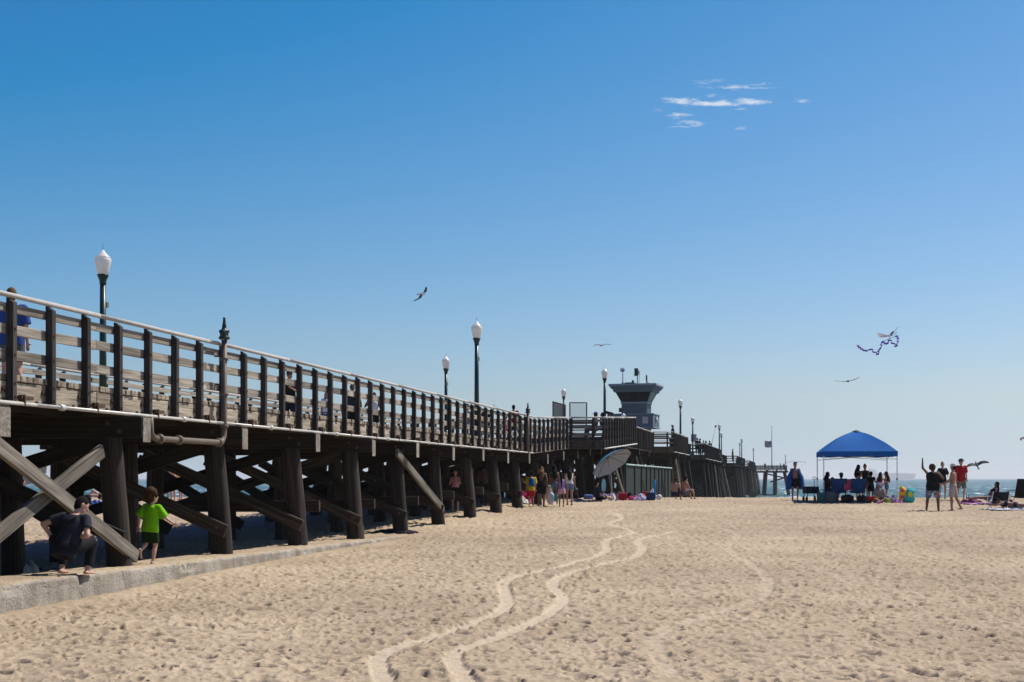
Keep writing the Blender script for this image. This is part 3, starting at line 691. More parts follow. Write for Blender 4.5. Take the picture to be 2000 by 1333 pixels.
lamp(1471.6, 283, None, 'single lamp post left of the flagpole near the pier end')
lamp(1534, 372, None, 'lamp post with three globes at the end of the pier', False, True)

# ---------------------------------------------------------------- lifeguard tower
M_TWALL = plain('blue_grey_siding', (.105, .135, .165), .6, 0, .08, 4); M_TTRIM = plain('pale_blue_trim', (.24, .29, .32), .55, 0, .06)
M_TGLASS, nt, b = newmat('tinted_tower_glass'); b.inputs['Base Color'].default_value = (.010, .013, .017, 1); b.inputs['Roughness'].default_value = .2; b.inputs['Specular IOR Level'].default_value = .12
TY = 142.; tw_ = empty('lifeguard_tower', (PX(1243, TY), TY, 2.29), R(-15)); k = TY/F
tag(tw_, 'blue-grey lifeguard tower with flared dark windows rising from the pier', 'lifeguard tower')
def zt(py): return (935-py)*k-2.29
def ring(mb, w0, z0, w1, z1, dep=1.0):
    v = [(sx_*w/2, sy_*w/2*dep, z) for w, z in ((w0, z0), (w1, z1)) for sx_, sy_ in ((-1, -1), (1, -1), (1, 1), (-1, 1))]
    return mb.add(v, [(0, 1, 5, 4), (1, 2, 6, 5), (2, 3, 7, 6), (3, 0, 4, 7), (0, 3, 2, 1), (4, 5, 6, 7)])
W = lambda p: p*k
zb_, zn0, zn1, zw, zf, zr = zt(836), zt(811), zt(790), zt(768), zt(757), zt(752.5)
ring(MB(), W(50), -.2, W(50), zb_-.01).build('tower_stem', M_TWALL, tw_)
for i in range(9):
    h = (zn1-zn0)/9; ring(MB(), W(49.5)-.02, zn0+i*h, W(49.5)+.05, zn0+(i+.93)*h).build('siding_board', M_TWALL, tw_) if i % 1 == 0 else 0
ring(MB(), W(49), zn0, W(49), zn1).build('cabin_wall', M_TWALL, tw_)
ring(MB(), W(53), zn1, W(53), zn1+.17).build('window_sill', M_TTRIM, tw_)
ring(MB(), W(50), zn1+.17, W(71), zw+.12).build('window_band', M_TGLASS, tw_)
for i in (-1, -.33, .33, 1):
    for sy_ in (-1, 1):
        beam('window_mullion', (i*W(25), sy_*W(25.3), zn1+.17), (i*W(35.3), sy_*W(35.6), zw+.10), .05, .05, M_BLACK, tw_)
ring(MB(), W(76), zw, W(80), zt(762)).build('soffit', M_TWALL, tw_); ring(MB(), W(84), zt(762), W(91), zf+.05).build('eave', M_TWALL, tw_); ring(MB(), W(93), zf+.05, W(93), zr).build('roof', M_TTRIM, tw_)
bal = MB(); ring(bal, W(78), zb_, W(78), zn0-.02, 1.0); bal.build('balcony_wall', M_TWALL, tw_); ring(MB(), W(81), zn0-.02, W(81), zn0+.06).build('balcony_cap', M_TTRIM, tw_); ring(MB(), W(82), zb_-.09, W(82), zb_-.005).build('balcony_skirt', M_TTRIM, tw_)
MB().box((-W(30), -W(41), zn0-.35), (W(30), .4, .6)).build('stair_landing', M_TWALL, tw_)
MB().box((W(24), -W(39)-.03, zt(823)), (W(11), .03, W(13))).build('warning_sign', M_SIGN, tw_)
MB().box((W(40.5), -.3, zt(818)), (.12, .5, .3)).box((W(41.5), -.2, zt(824)), (.2, .2, .25)).build('floodlight', M_WHITE, tw_)
MB().box((-W(28), -W(20), zt(802)), (W(5), .3, W(8))).build('loudspeaker', M_BLACK, tw_)
# roof gear
a_ = MB().tube([(-W(27), 0, zr), (-W(27), 0, zr+W(24))], .045, 6)
for q in (0, 2.1, 4.2): a_.tube([(-W(27), 0, zr+W(6)), (-W(27)+W(8)*math.cos(q), W(8)*math.sin(q), zr)], .03, 5)
a_.build('antenna_mast', M_BLACK, tw_)
ds = MB().lathe([(.02, 0), (W(2.5), .04), (W(4.4), .14), (W(4.6), .14), (W(2.5), .0), (.02, -.03)], n=18).build('dish', M_STEEL, tw_, True, None)
ds.location = (-W(27.5), -.1, zr+W(29)); ds.rotation_euler = (R(80), 0, R(15))
MB().tube([(W(2), 0, zr), (W(2), 0, zr+W(20))], .05, 6).tube([(W(5.5), 0, zr), (W(5.5), 0, zr+W(20))], .02, 5).build('antenna_mast', M_BLACK, tw_)
MB().box((W(0), -.1, zr+W(25)), (W(7), .18, W(15))).build('panel_antenna', M_BLACK, tw_); MB().box((W(5), 0, zr+W(24)), (W(3), .15, W(8))).build('radio_box', M_STEEL, tw_)
MB().box((-W(12), 0, zr+.12), (W(18), 1.0, .24)).box((-W(7), 0, zr+.35), (W(3.5), .3, .25)).build('roof_hatch', M_BLACK, tw_)
a_ = MB().tube([(W(21), 0, zr), (W(21), 0, zr+W(18))], .035, 6)
for q in (0, 2.1, 4.2): a_.tube([(W(21), 0, zr+W(6)), (W(21)+W(7)*math.cos(q), W(7)*math.sin(q), zr)], .03, 5)
a_.build('antenna_mast', M_BLACK, tw_); MB().box((W(19.6), 0, zr+W(13)), (W(1.8), .12, W(13))).build('whip_antenna', M_BLACK, tw_)

# ---------------------------------------------------------------- chain-link gate panels on the pier
def chain_gate(x0, z0, x1, z1, p0, p1, label):
    p0, p1 = Vector(p0), Vector(p1); L = (p1-p0).length; g = empty('chain_link_gate', p0, math.atan2(p1.y-p0.y, p1.x-p0.x)); H = z1-z0
    for x in (0, L): MB().tube([(x, 0, 0), (x, 0, H)], .03, 8).build('gate_post', M_RUST, g)
    for z in (H, H*.06): MB().tube([(0, 0, z), (L, 0, z)], .025, 8).build('gate_rail', M_RUST, g)
    mb = MB(); st = .12
    n_ = int((L+H)/st)
    for i in range(1, n_):
        for sg in (0, 1):
            a0 = i*st; xa, za = (a0, 0) if a0 < L else (L, a0-L); xb, zb2 = (0, a0) if a0 < H else (a0-H, H)
            if sg: xa, xb = L-xa, L-xb
            mb.bar((xa, .004*sg, za), (xb, .004*sg, zb2), .012, .012)
    o = mb.build('chain_mesh', M_BLACK, g); o['kind'] = 'stuff'
    return tag(g, label, 'gate', 'chain-link gates on the pier')
Y = 65.0
chain_gate(0, DZ(66.2), 0, PZ(787, Y), (PX(1113, Y), Y, DZ(66.2)), (PX(1146, Y), Y+.1, DZ(66.2)), 'chain-link gate panel facing the beach, right of the lamp')
chain_gate(0, 1.9, 0, PZ(785, 66), (PX(1080, 66), 66, 1.9), (PX(1104, 69), 69, 1.9), 'chain-link gate panel swung open, left of the lamp')

# ---------------------------------------------------------------- benches on the deck
def bench(s, d, rz, label, L=1.5):
    X, Y_ = from_sd(s, d); b_ = empty('bench', (X, Y_, DZ(s)), math.pi/2-TH+rz)
    for y_ in (-.2, -.06, .08): beam('seat_slat', (-L/2, y_, .45), (L/2, y_, .45), .11, .035, M_FARPOST, b_)
    for z in (.62, .78): beam('backrest_slat', (-L/2, .22, z), (L/2, .24, z), .035, .11, M_FARPOST, b_)
    for x in (-L/2+.15, L/2-.15): MB().tube([(x, -.25, 0), (x, -.2, .42), (x, .18, .42), (x, .26, .88)], .025, 6).tube([(x, .18, .42), (x, .28, 0)], .025, 6).build('bench_frame', M_BLACK, b_)
    return tag(b_, label, 'bench', 'benches on the pier deck')
bench(50.5, 1.1, 0, 'bench on the deck behind the mid-pier railing, nearest to the camera'); bench(54.0, 1.1, 0, 'bench on the deck just before the second standpipe')
bench(68.2, -.2, math.pi/2, 'bench inside the first lookout beside the gate'); bench(106, -.3, math.pi/2, 'bench inside the second lookout')

# floodlight on the rail beside the tall lamp
t_ = empty('floodlight', (PX(1188, 79), 79, DZ(80)+1.02)); MB().box((0, 0, .33), (.55, .35, .14), Matrix.Rotation(.25, 3, 'Y')).build('lamp_housing', M_BLACK, t_); MB().tube([(0, 0, 0), (0, 0, .28)], .05, 8).build('stem', M_BLACK, t_); tag(t_, 'black floodlight on a short stem on the railing beside the lamp', 'floodlight')

# ---------------------------------------------------------------- green fence under the pier
M_FENCE = fabric('green_windscreen', (.016, .027, .023), .8, .3); M_FRAIL = plain('faded_green_rail', (.34, .46, .44), .5, .1, .35, 3)
fn = empty('green_fence', (0, 0, 0)); tag(fn, 'green screened fence with pale top rail beside the pier piles', 'fence')
def fpt(px): Y_ = 7.96*F/(1557-px); return Vector((PX(px, Y_), Y_, 0))
fp = [1222, 1240, 1253, 1263, 1271, 1279, 1287, 1293, 1299, 1305, 1312]
for i, px in enumerate(fp):
    p = fpt(px); MB().tube([(p.x, p.y, gbase(p.y)-.3), (p.x, p.y, .70 if i else .85)], .035, 8).build('fence_post', M_BLACK, fn)
for i in range(len(fp)-1):
    a, b_ = fpt(fp[i]), fpt(fp[i+1]); o = Vector((-.045, 0, 0)); za, zb2 = gbase(a.y)+.02, gbase(b_.y)+.02
    th = Vector((-.012, .004, 0)); v = [a+Vector((0, 0, za)), b_+Vector((0, 0, zb2)), b_+Vector((0, 0, .60)), a+Vector((0, 0, .60))]
    v2 = [q+o for q in v]+[q+o+th for q in v]
    MB().add(v2, [(0, 1, 2, 3), (7, 6, 5, 4), (0, 4, 5, 1), (1, 5, 6, 2), (2, 6, 7, 3), (3, 7, 4, 0)]).build('screen_panel', M_FENCE, fn)
    MB().tube([a+Vector((0, 0, .65)), b_+Vector((0, 0, .65))], .04, 8).build('top_rail', M_FRAIL, fn, True)
    if i in (2, 5, 7): MB().tube([a+Vector((.04, 0, -.1)), b_+Vector((.04, 0, zb2))], .03, 6).build('fence_brace', M_BLACK, fn)

# ---------------------------------------------------------------- flag at the pier end
fl = empty('flagpole', (PX(1507.5, 330), 330, 2.29)); tag(fl, 'tall thin flagpole near the end of the pier', 'flagpole')
MB().lathe([(.11, 0), (.09, 4), (.05, (935-833)*330/F-2.29)], n=10).build('pole', M_BLACK, fl, True); MB().ellipsoid((0, 0, (935-833)*330/F-2.2), (.11, .11, .11)).build('truck_ball', M_STEEL, fl, True)
MR, MWh, MBl = fab((.42, .03, .05)), fab((.72, .70, .70)), fab((.03, .04, .14))
def us_flag():
    W_, H_ = 13.0*330/F, 13*330/F*.95; me = bpy.data.meshes.new('flag'); n_, m_ = 20, 13; v = []; f = []; mi = []
    for th_ in (0, .02):
        for j in range(m_+1):
            for i in range(n_+1):
                u_, w_ = i/n_, j/m_; v.append((-u_*W_, .12*math.sin(u_*9+w_)*u_+th_, -w_*H_-.12*u_*math.sin(u_*4)))
    N = (n_+1)*(m_+1)
    for b0 in (0, N):
        for j in range(m_):
            for i in range(n_):
                q = b0+j*(n_+1)+i; qq = (q, q+n_+1, q+n_+2, q+1); f.append(qq if b0 == 0 else qq[::-1]); star = (i % 2 == 0 and j % 2 == 1)
                mi.append((1 if star else 2) if (i < n_*.42 and j < 7) else (0 if j % 2 == 0 else 1))
    me.from_pydata(v, [], f)
    for q in (MR, MWh, MBl): me.materials.append(q)
    me.polygons.foreach_set('material_index', mi); o = link(bpy.data.objects.new('flag', me)); return o
fo_ = us_flag(); fo_.location = (PX(1506.5, 330), 330, PZ(862, 330)); tag(fo_, 'striped flag with starred blue corner flying at half mast', 'flag')

# ---------------------------------------------------------------- ship on the horizon
SY = 9000.; q_ = SY/F; sh = empty('tanker_ship', (PX(1740, SY), SY, SEA)); tag(sh, 'hazy grey tanker ship on the horizon', 'ship')
M_HULL = plain('ship_grey_hull', (.10, .12, .15), .6); M_SUP = plain('ship_pale_superstructure', (.35, .37, .40), .6)
hw = 25
def hull(z0, z1, l0, r0, l1, r1):
    v = []
    for z, l, r_, w in ((z0, l0, r0, hw*.8), (z1, l1, r1, hw)):
        v += [(l, -w*.6, z), (l+12, -w, z), (r_-25, -w, z), (r_, 0, z), (r_-25, w, z), (l+12, w, z), (l, w*.6, z)]
    n_ = 7; return MB().add(v, [tuple(range(n_))[::-1], tuple(range(n_, 2*n_))]+[(i, (i+1) % n_, n_+(i+1) % n_, n_+i) for i in range(n_)])
hull(-1, 10.5*q_, -47*q_, 45*q_, -50*q_, 50*q_).build('hull', M_HULL, sh)
MB().box((-36*q_, 0, 13.5*q_), (16*q_, 24, 6*q_)).box((-36*q_, 0, 17.5*q_), (10*q_, 20, 3*q_)).build('superstructure', M_SUP, sh); MB().lathe([(7, 16*q_), (6, 21*q_)], (-41*q_, 0, 0), 10).build('funnel', M_HULL, sh)
for x, h in ((-30, 22), (-10, 15), (44, 16), (8, 14)): MB().tube([(x*q_, 0, 9*q_), (x*q_, 0, h*q_)], [1.0, .5], 6).build('mast', M_HULL, sh)
MB().box((4*q_, 0, 11.2*q_), (60*q_, 6, 1.4*q_)).build('deck_piping', M_SUP, sh)

# ---------------------------------------------------------------- gulls
M_GBODY = plain('gull_white', (.62, .60, .58), .7); M_GWING = plain('gull_brown_grey', (.10, .085, .075), .75, 0, .3, 12); M_GTIP = plain('gull_black', (.015, .014, .015), .7); M_BEAK = plain('gull_beak', (.35, .22, .05), .5)
def gull(px, py, Y_, h, w, label, wings=((.30, .06), (.68, -.10)), sc=1.0, dark=False, asym=0.0):
    h = Vector(h).normalized(); w = Vector(w); w = (w-h*w.dot(h)).normalized(); u_ = w.cross(h)
    if u_.z < 0 and abs(w.z) < .5: w = -w; u_ = w.cross(h)
    M_ = Matrix((w, h, u_)).transposed()      # local x = right wing, y = forward, z = up
    g = bpy.data.objects.new('seagull', MB().tube([(0, -.20, .0), (0, -.14, 0), (0, -.02, -.005), (0, .08, -.005), (0, .15, .01), (0, .20, .02), (0, .235, .015)], [.012, .035, .062, .060, .042, .034, .012], 12).mesh('seagull', M_GWING if dark else M_GBODY, True))
    g.matrix_basis = Matrix.Translation((PX(px, Y_), Y_, PZ(py, Y_))) @ M_.to_4x4() @ Matrix.Diagonal((sc, sc, sc, 1)); link(g)
    for sd in (-1, 1):
        (x1, z1), (x2, z2) = wings; z1 += asym*sd; z2 += 2*asym*sd
        P_ = [((.03, .09, .02), (.03, -.08, .02)), ((x1*.5, .12, z1*.6), (x1*.5, -.07, z1*.6)), ((x1, .14, z1), (x1, -.05, z1)), ((x1+.5*(x2-x1), .09, z1+.6*(z2-z1)), (x1+.5*(x2-x1), -.06, z1+.6*(z2-z1)-.01)), ((x2*.93, -.02, z2*.95), (x2*.93, -.09, z2*.95-.01)), ((x2, -.11, z2), (x2, -.115, z2))]
        for nm, a0, a1, mt in (('wing', 0, 4, M_GWING), ('wing_tip', 3, 6, M_GTIP)):
            v = []; f = []
            for (f1, f2) in P_[a0:a1]:
                for q, tk in ((f1, .012), (f2, .004)):
                    for z_ in (tk, -tk): v.append((q[0]*sd, q[1], q[2]+z_*(1 if nm == 'wing' else 1.15)))
            n_ = (a1-a0)
            for i in range(n_-1):
                b0, b1 = i*4, i*4+4
                for p, q in ((0, 1), (1, 3), (3, 2), (2, 0)): f.append((b0+p, b0+q, b1+q, b1+p))
            f += [(0, 2, 3, 1), ((n_-1)*4, (n_-1)*4+1, (n_-1)*4+3, (n_-1)*4+2)]
            MB().add(v, f).build(nm, mt, g)
    MB().add([(-.02, -.18, .006), (.02, -.18, .006), (.06, -.30, .006), (-.06, -.30, .006), (-.02, -.18, -.006), (.02, -.18, -.006), (.06, -.30, -.004), (-.06, -.30, -.004)], [(0, 1, 2, 3), (7, 6, 5, 4), (0, 4, 5, 1), (1, 5, 6, 2), (2, 6, 7, 3), (3, 7, 4, 0)]).build('tail', M_GWING, g)
    MB().tube([(0, .23, .015), (0, .27, .008), (0, .29, -.005)], [.012, .009, .004], 6).build('beak', M_BEAK, g)
    return tag(g, label, 'seagull', 'gulls over the beach')
gull(823, 575, 76, (.80, -.60, -.03), (.45, .6, .66), 'gull banking steeply with black wingtips above the pier railing', ((.28, .05), (.66, -.02)))
gull(1175, 675, 92, (-.5, .85, .05), (.86, .5, .1), 'gull gliding above the pier, left of the lifeguard tower', ((.30, .07), (.68, .02)))
gull(1656, 745, 84, (.45, .88, 0), (.88, -.45, .12), 'gull gliding with raised wingtips, below the kite', ((.32, .02), (.72, .12)), 1.0, True)
gull(1908, 909, 80, (-.1, .7, .7), (.95, 0, .28), 'dark gull flying low over the water, right of the red-shirted man', ((.26, .08), (.60, .10)), 1.1, True)
gull(1556, 903.5, 96, (.1, .99, .0), (1, -.1, 0), 'gull behind the head of the man in the blue towel', ((.28, .06), (.68, .0)), .9, True)
gull(2001, 856, 90, (-.7, .7, 0), (.7, .7, .25), 'gull cut off by the right edge of the picture', ((.30, .05), (.68, .0)), 1.0, True)

# ---------------------------------------------------------------- kite
KY = 82.; 
def KP(px, py, dy=0): return Vector((PX(px, KY), KY+dy, PZ(py, KY)))
O = KP(1736.5, 657); kt = empty('kite', O); tag(kt, 'navy and white kite trailing long purple streamers', 'kite')
M_KN, M_KW, M_KP = fab((.015, .02, .07)), fabric('kite_white', (.8, .72, .72), .6, .1, .4), fab((.22, .05, .58))
def panel(pts, th=.01):
    P_ = [Vector(p)-O for p in pts]; n_ = (P_[1]-P_[0]).cross(P_[2]-P_[0]).normalized()*th; m_ = len(P_)
    return MB().add(P_+[p+n_ for p in P_], [tuple(range(m_)), tuple(range(m_, 2*m_))[::-1]]+[(i, i+m_, (i+1) % m_+m_, (i+1) % m_) for i in range(m_)])
panel([KP(1735, 653, -.3), KP(1740, 652, .2), KP(1748.5, 645, .4), KP(1749, 648, .4), KP(1744, 655, .3), KP(1738, 658, -.2)]).build('wing', M_KN, kt)
panel([KP(1736, 656, -.3), KP(1731, 655, .0), KP(1718, 652, .5), KP(1720, 656, .5), KP(1727, 658.5, .2), KP(1735, 659, -.2)]).build('wing', M_KW, kt)
panel([KP(1736, 656, -.3), KP(1739, 657, .0), KP(1739, 661, .1), KP(1735, 662, -.2)]).build('body', M_KW, kt)
mb = MB()
for a, b_ in (((1745, 651), (1753, 640)), ((1742, 656), (1753, 649)), ((1714, 651), (1736, 657)), ((1718, 659), (1736, 658)), ((1725, 667), (1750, 657))): mb.tube([KP(*a)-O, KP(*b_)-O], .012, 5)
mb.build('spar', M_BLACK, kt)
def ribbon(pts, w=.06):
    P_ = [KP(p[0], p[1], .25*math.sin(i*1.3))-O for i, p in enumerate(smooth_line(pts, 5))]; mb = MB()
    mb.tube(P_, w*.68, 6, True, (1.0, .35), (.3, -.5, .8)); return mb
ribbon([(1750, 656), (1752.5, 659), (1754, 664), (1752, 672), (1750, 677), (1743, 670), (1736.5, 664.5), (1734.5, 669), (1732.5, 672.5), (1728, 671), (1723, 668)]).build('streamer', M_KP, kt)
ribbon([(1725, 667), (1722, 671), (1720.5, 679), (1718, 683), (1716, 685), (1715, 691), (1713.5, 692.5), (1706, 687), (1700, 682.5), (1696, 684.5), (1692, 686), (1686, 684), (1681, 681), (1677, 678), (1675.5, 675)]).build('streamer', M_KP, kt)

# ---------------------------------------------------------------- pop-up canopy
M_TENT = fabric('blue_canopy_cloth', (.010, .135, .43), .65, .08, .18); M_TENT.node_tree.nodes['Principled BSDF'].inputs['Specular IOR Level'].default_value = .06; M_TENTTOP = fabric('navy_vent_cloth', (.008, .02, .06), .7)
tx, ty = PX(1672, 61), 61.; tz = g1(tx, ty); tn = empty('canopy_tent', (tx, ty, tz), R(-7)); tag(tn, 'bright blue pop-up canopy on thin white legs on the sand', 'canopy')
ev = PZ(892, 59.5)-tz; pk = PZ(843, 61)-tz; hw_ = 1.53
for sd in range(4):        # four panels meeting in clean hip ridges
    nu_, nt_ = 20, 14; v = []; f = []; M_ = Matrix.Rotation(sd*math.pi/2, 3, 'Z')
    for tk in (0, -.012):
        for j in range(nt_+1):
            t_ = .03+.97*j/nt_
            for i in range(nu_+1):
                u_ = 2*i/nu_-1; h = (1-t_**1.55)*(1-.07*(1-u_*u_)*t_); sag = .035*(1-u_*u_)*math.sin(math.pi*t_)+.006*math.sin(i*1.7+sd)*math.sin(j*1.1)
                v.append(M_ @ Vector((u_*t_*hw_, -t_*hw_, ev+.21+(pk-ev-.21)*h-sag+tk)))
    N = (nu_+1)*(nt_+1)
    for j in range(nt_):
        for i in range(nu_): q = j*(nu_+1)+i; f += [(q, q+nu_+1, q+nu_+2, q+1), (N+q+1, N+q+nu_+2, N+q+nu_+1, N+q)]
    MB().add(v, f).build('canopy_panel', M_TENT, tn, True)
for sd in range(4):
    v = []; f = []; m_ = 30; M_ = Matrix.Rotation(sd*math.pi/2, 3, 'Z')
    for th_ in (0, .012):
        for i in range(m_+1):
            x = -hw_+2*hw_*i/m_; wob = .012*math.sin(i*1.1+sd); v += [M_ @ Vector((x, -hw_-.008+th_, ev+.215)), M_ @ Vector((x, -hw_-.008+th_+wob, ev+.02-.025*abs(math.sin(i/m_*math.pi*3))))]
    N = 2*(m_+1)
    for i in range(m_): f += [(2*i, 2*i+1, 2*i+3, 2*i+2), (N+2*i+2, N+2*i+3, N+2*i+1, N+2*i), (2*i+1, N+2*i+1, N+2*i+3, 2*i+3), (2*i, 2*i+2, N+2*i+2, N+2*i)]
    MB().add(v, f).build('valance', M_TENT, tn)
MB().lathe([(.26, pk-.12), (.2, pk-.03), (.1, pk+.03), (.02, pk+.05)], n=12).build('vent_cap', M_TENTTOP, tn, True)
for a in (-1, 1):
    for b_ in (-1, 1):
        lg = MB().box((a*(hw_-.03), b_*(hw_-.03), (ev+.1)/2), (.038, .038, ev+.1)).build('leg', M_WHITE, tn); MB().box((a*(hw_-.03), b_*(hw_-.03), .95), (.055, .055, .09)).build('leg_clip', M_BLACK, lg); MB().box((a*(hw_-.03), b_*(hw_-.03), .006), (.13, .13, .012)).build('foot_plate', M_WHITE, lg)
for a in (-1, 1):
    for z0, z1 in ((ev+.1, ev-.12), (ev-.12, ev+.1)):
        MB().bar((-hw_+.03, a*(hw_-.05), z0), (hw_-.03, a*(hw_-.05), z1), .012, .024).build('truss_bar', M_STEEL, tn)

# ---------------------------------------------------------------- soft goods and small things
def lump(name, px, Y_, w, d, h, mat, label, cat, e=.45, seed=1, rz=0, crumple=.0, base=None, group=None, z=None):
    """soft rounded box (superellipsoid) with slight creases; rests on the sand"""
    v = []; f = []; nu, nv = 22, 13
    sp = lambda t_: math.copysign(abs(t_)**e, t_)
    for j in range(nv+1):
        a = -math.pi/2+math.pi*j/nv
        for i in range(nu):
            t_ = 2*math.pi*i/nu; x, y_, z_ = sp(math.cos(a))*sp(math.cos(t_)), sp(math.cos(a))*sp(math.sin(t_)), sp(math.sin(a))
            k_ = 1+crumple*(math.sin(x*7+seed)*math.cos(y_*6+seed*2)+.7*math.sin(z_*9+x*5+seed*3)); v.append((x*w/2*k_, y_*d/2*k_, h/2+z_*h/2*(k_ if z_ > 0 else 1)))
    for j in range(nv):
        for i in range(nu): f.append((j*nu+i, j*nu+(i+1) % nu, (j+1)*nu+(i+1) % nu, (j+1)*nu+i))
    X = PX(px, Y_); o = MB().add(v, f).build(name, mat, None, True, (X, Y_, (g1(X, Y_) if z is None else z)-.02), rz)
    return tag(o, label, cat, group)
def heap(name, px, Y_, w, d, h, mat, label, cat, seed=1, rz=0, group=None):
    """crumpled cloth: folded ridges falling to the sand"""
    n_ = 26; v = []; f = []; rs = np.random.RandomState(seed); ph = rs.rand(6)*9
    for j in range(n_+1):
        for i in range(n_+1):
            a, b_ = 2*i/n_-1, 2*j/n_-1; r_ = max(0, 1-(abs(a)**2.4+abs(b_)**2.4))
            z = h*(r_**.55)*(.55+.3*math.sin(a*5+ph[0]+2*b_)*math.cos(b_*4+ph[1])+.22*math.sin(a*9+b_*7+ph[2])+.12*math.sin(b_*15+ph[3]))
            v.append((a*w/2*(1+.08*math.sin(b_*5+ph[4])), b_*d/2*(1+.1*math.sin(a*6+ph[5])), max(.0, z)))
    for j in range(n_):
        for i in range(n_): q = j*(n_+1)+i; f.append((q, q+1, q+n_+2, q+n_+1))
    X = PX(px, Y_); o = MB().add(v, f).build(name, mat, None, True, (X, Y_, g1(X, Y_)+.005), rz); m_ = o.modifiers.new('thick', 'SOLIDIFY'); m_.thickness = .015; m_.offset = -1
    return tag(o, label, cat, group)
def strap(o, w, z, h, mat=None): MB().tube([(-w/2, 0, z), (-w*.35, 0, z+h), (w*.35, 0, z+h), (w/2, 0, z)], .014, 6).build('handle', mat or M_BLACK, o, True)

# umbrella
UY = 61.6; ux = PX(1194, UY); uz = g1(ux, UY); um = empty('beach_umbrella', (ux, UY, uz)); tag(um, 'tilted beach umbrella with blue top and grey underside', 'umbrella')
M_UTOP = fabric('umbrella_blue', (.03, .26, .46), .6, .08, .0); M_UIN = fabric('umbrella_silver_lining', (.42, .46, .52), .7, .06, .32)
hubp = Vector((PX(1187, UY)-ux, .05, PZ(893, UY)-uz)); ax = Vector((-.52, .42, .80)).normalized(); M_ = ax.to_track_quat('Z', 'Y').to_matrix()
def cap_pts(r_, off):
    v = []; NR = 8; NS = 48
    for j in range(NR+1):
        t_ = j/NR
        for i in range(NS):
            an = 2*math.pi*i/NS; sc_ = 1-.07*(abs(math.sin(an*4)))*t_; rr = r_*t_*sc_; v.append(hubp+M_ @ Vector((rr*math.cos(an), rr*math.sin(an), -.36*(t_**1.8)*r_/1.0+off+.02*abs(math.sin(an*4))*t_)))
    f = []
    for j in range(NR):
        for i in range(NS): f.append((j*NS+i, j*NS+(i+1) % NS, (j+1)*NS+(i+1) % NS, (j+1)*NS+i))
    return v, f
v, f = cap_pts(.98, .0); MB().add(v, f).build('canopy', M_UTOP, um, True)
v, f = cap_pts(.972, -.012); MB().add(v, [q[::-1] for q in f]).build('canopy_lining', M_UIN, um, True)
v, f = cap_pts(.36, .05); MB().add(v, f).build('vent_flap', M_UTOP, um, True)
MB().tube([(.05, 0, -.3), (.0, 0, 1.0), (-.08, .03, 1.45), hubp+ax*.06], [.02, .02, .018, .018], 8).build('pole', M_STEEL, um, True)
for i in range(8):
    an = 2*math.pi*i/8; e_ = [hubp+M_ @ Vector((.97*t_*math.cos(an), .97*t_*math.sin(an), -.36*(t_**1.8)*.98-.03)) for t_ in (0, .35, .7, 1)]
    MB().tube(e_, .007, 5).build('rib', M_BLACK, um)
G1 = 'belongings heaped by the umbrella'
lump('cooler_bag', 1216, 62.2, .36, .30, .34, fab((.28, .012, .022)), 'red soft cooler bag on the sand under the umbrella', 'bag', .3, 2, .2, .02, group=G1); strap(bpy.data.objects['cooler_bag'], .3, .33, .06)
lump('cooler', 1271, 62.0, .34, .28, .33, fab((.018, .035, .075)), 'navy blue cooler standing in front of the green fence', 'cooler', .28, 3, .3, .0, group=G1); MB().box((0, 0, .345), (.30, .24, .03)).build('lid', fab((.03, .05, .10)), bpy.data.objects['cooler'])
lump('beach_ball', 1287.5, 63, .26, .26, .24, fab((.62, .60, .56)), 'pale grey ball right of the navy cooler', 'ball', 1, 1, 0, .0, group=G1)
lump('blue_bag', 1149, 63, .42, .34, .24, fab((.10, .13, .34)), 'blue bag left of the umbrella, leftmost of the belongings', 'bag', .6, 6, 0, .06, group=G1)
heap('towel', 1188, 63, .7, .5, .34, fab((.30, .24, .42)), 'crumpled purple patterned towel beside the umbrella pole', 'towel', 3, 0, G1)
heap('towel', 1194, 62.2, .55, .4, .26, fab((.78, .74, .72)), 'white towel in front of the purple one by the umbrella pole', 'towel', 5, 0, G1)
heap('towel', 1206, 63.4, .6, .5, .36, fab((.16, .13, .20)), 'dark towel heaped behind the red cooler bag', 'towel', 15, 0, G1)
heap('towel', 1238, 62.5, .5, .4, .22, fab((.50, .08, .20)), 'pink towel left of the pale lilac towel', 'towel', 7, 0, G1)
heap('towel', 1252, 62.2, .62, .4, .28, fab((.66, .60, .74)), 'pale lilac towel heaped left of the navy cooler', 'towel', 9, 0, G1)
heap('towel', 1262, 64, .7, .4, .36, fab((.35, .03, .04)), 'red towel behind the navy cooler', 'towel', 11, 0, G1)
heap('towel', 1274, 63.8, .5, .4, .42, fab((.70, .68, .66)), 'white towel heaped behind the navy cooler', 'towel', 12, 0, G1)
heap('backpack', 1226, 64, .5, .4, .34, fab((.02, .02, .025)), 'black bag lying between the red cooler bag and the pink towel', 'bag', 13, 0, G1)
X = PX(1279, 63.4); o = MB().tube([(0, 0, .05), (.01, 0, .5), (-.01, .0, .86)], .045, 10).build('pool_noodle', fab((.01, .22, .55)), None, True, (X, 63.4, g1(X, 63.4))); tag(o, 'bright blue foam noodle standing upright behind the cooler', 'pool noodle', G1)
X = PX(1178.5, 63); n_ = 16
mb = MB(); prof_ = [(.10*math.sin(t_)**.7 if 0 < t_ < math.pi else .0, .56*(1-math.cos(t_))/2) for t_ in np.linspace(0, math.pi, 10)]
v = [(x*sg, y_, z) for y_ in (-.015, .015) for sg in (1,) for x, z in prof_]+[]
pts = [(x, z) for x, z in prof_]+[(-x, z) for x, z in prof_[::-1][1:-1]]; m_ = len(pts)
mb.add([(x, -.02, z) for x, z in pts]+[(x, .02, z) for x, z in pts], [tuple(range(m_)), tuple(range(m_, 2*m_))[::-1]]+[(i, i+m_, (i+1) % m_+m_, (i+1) % m_) for i in range(m_)])
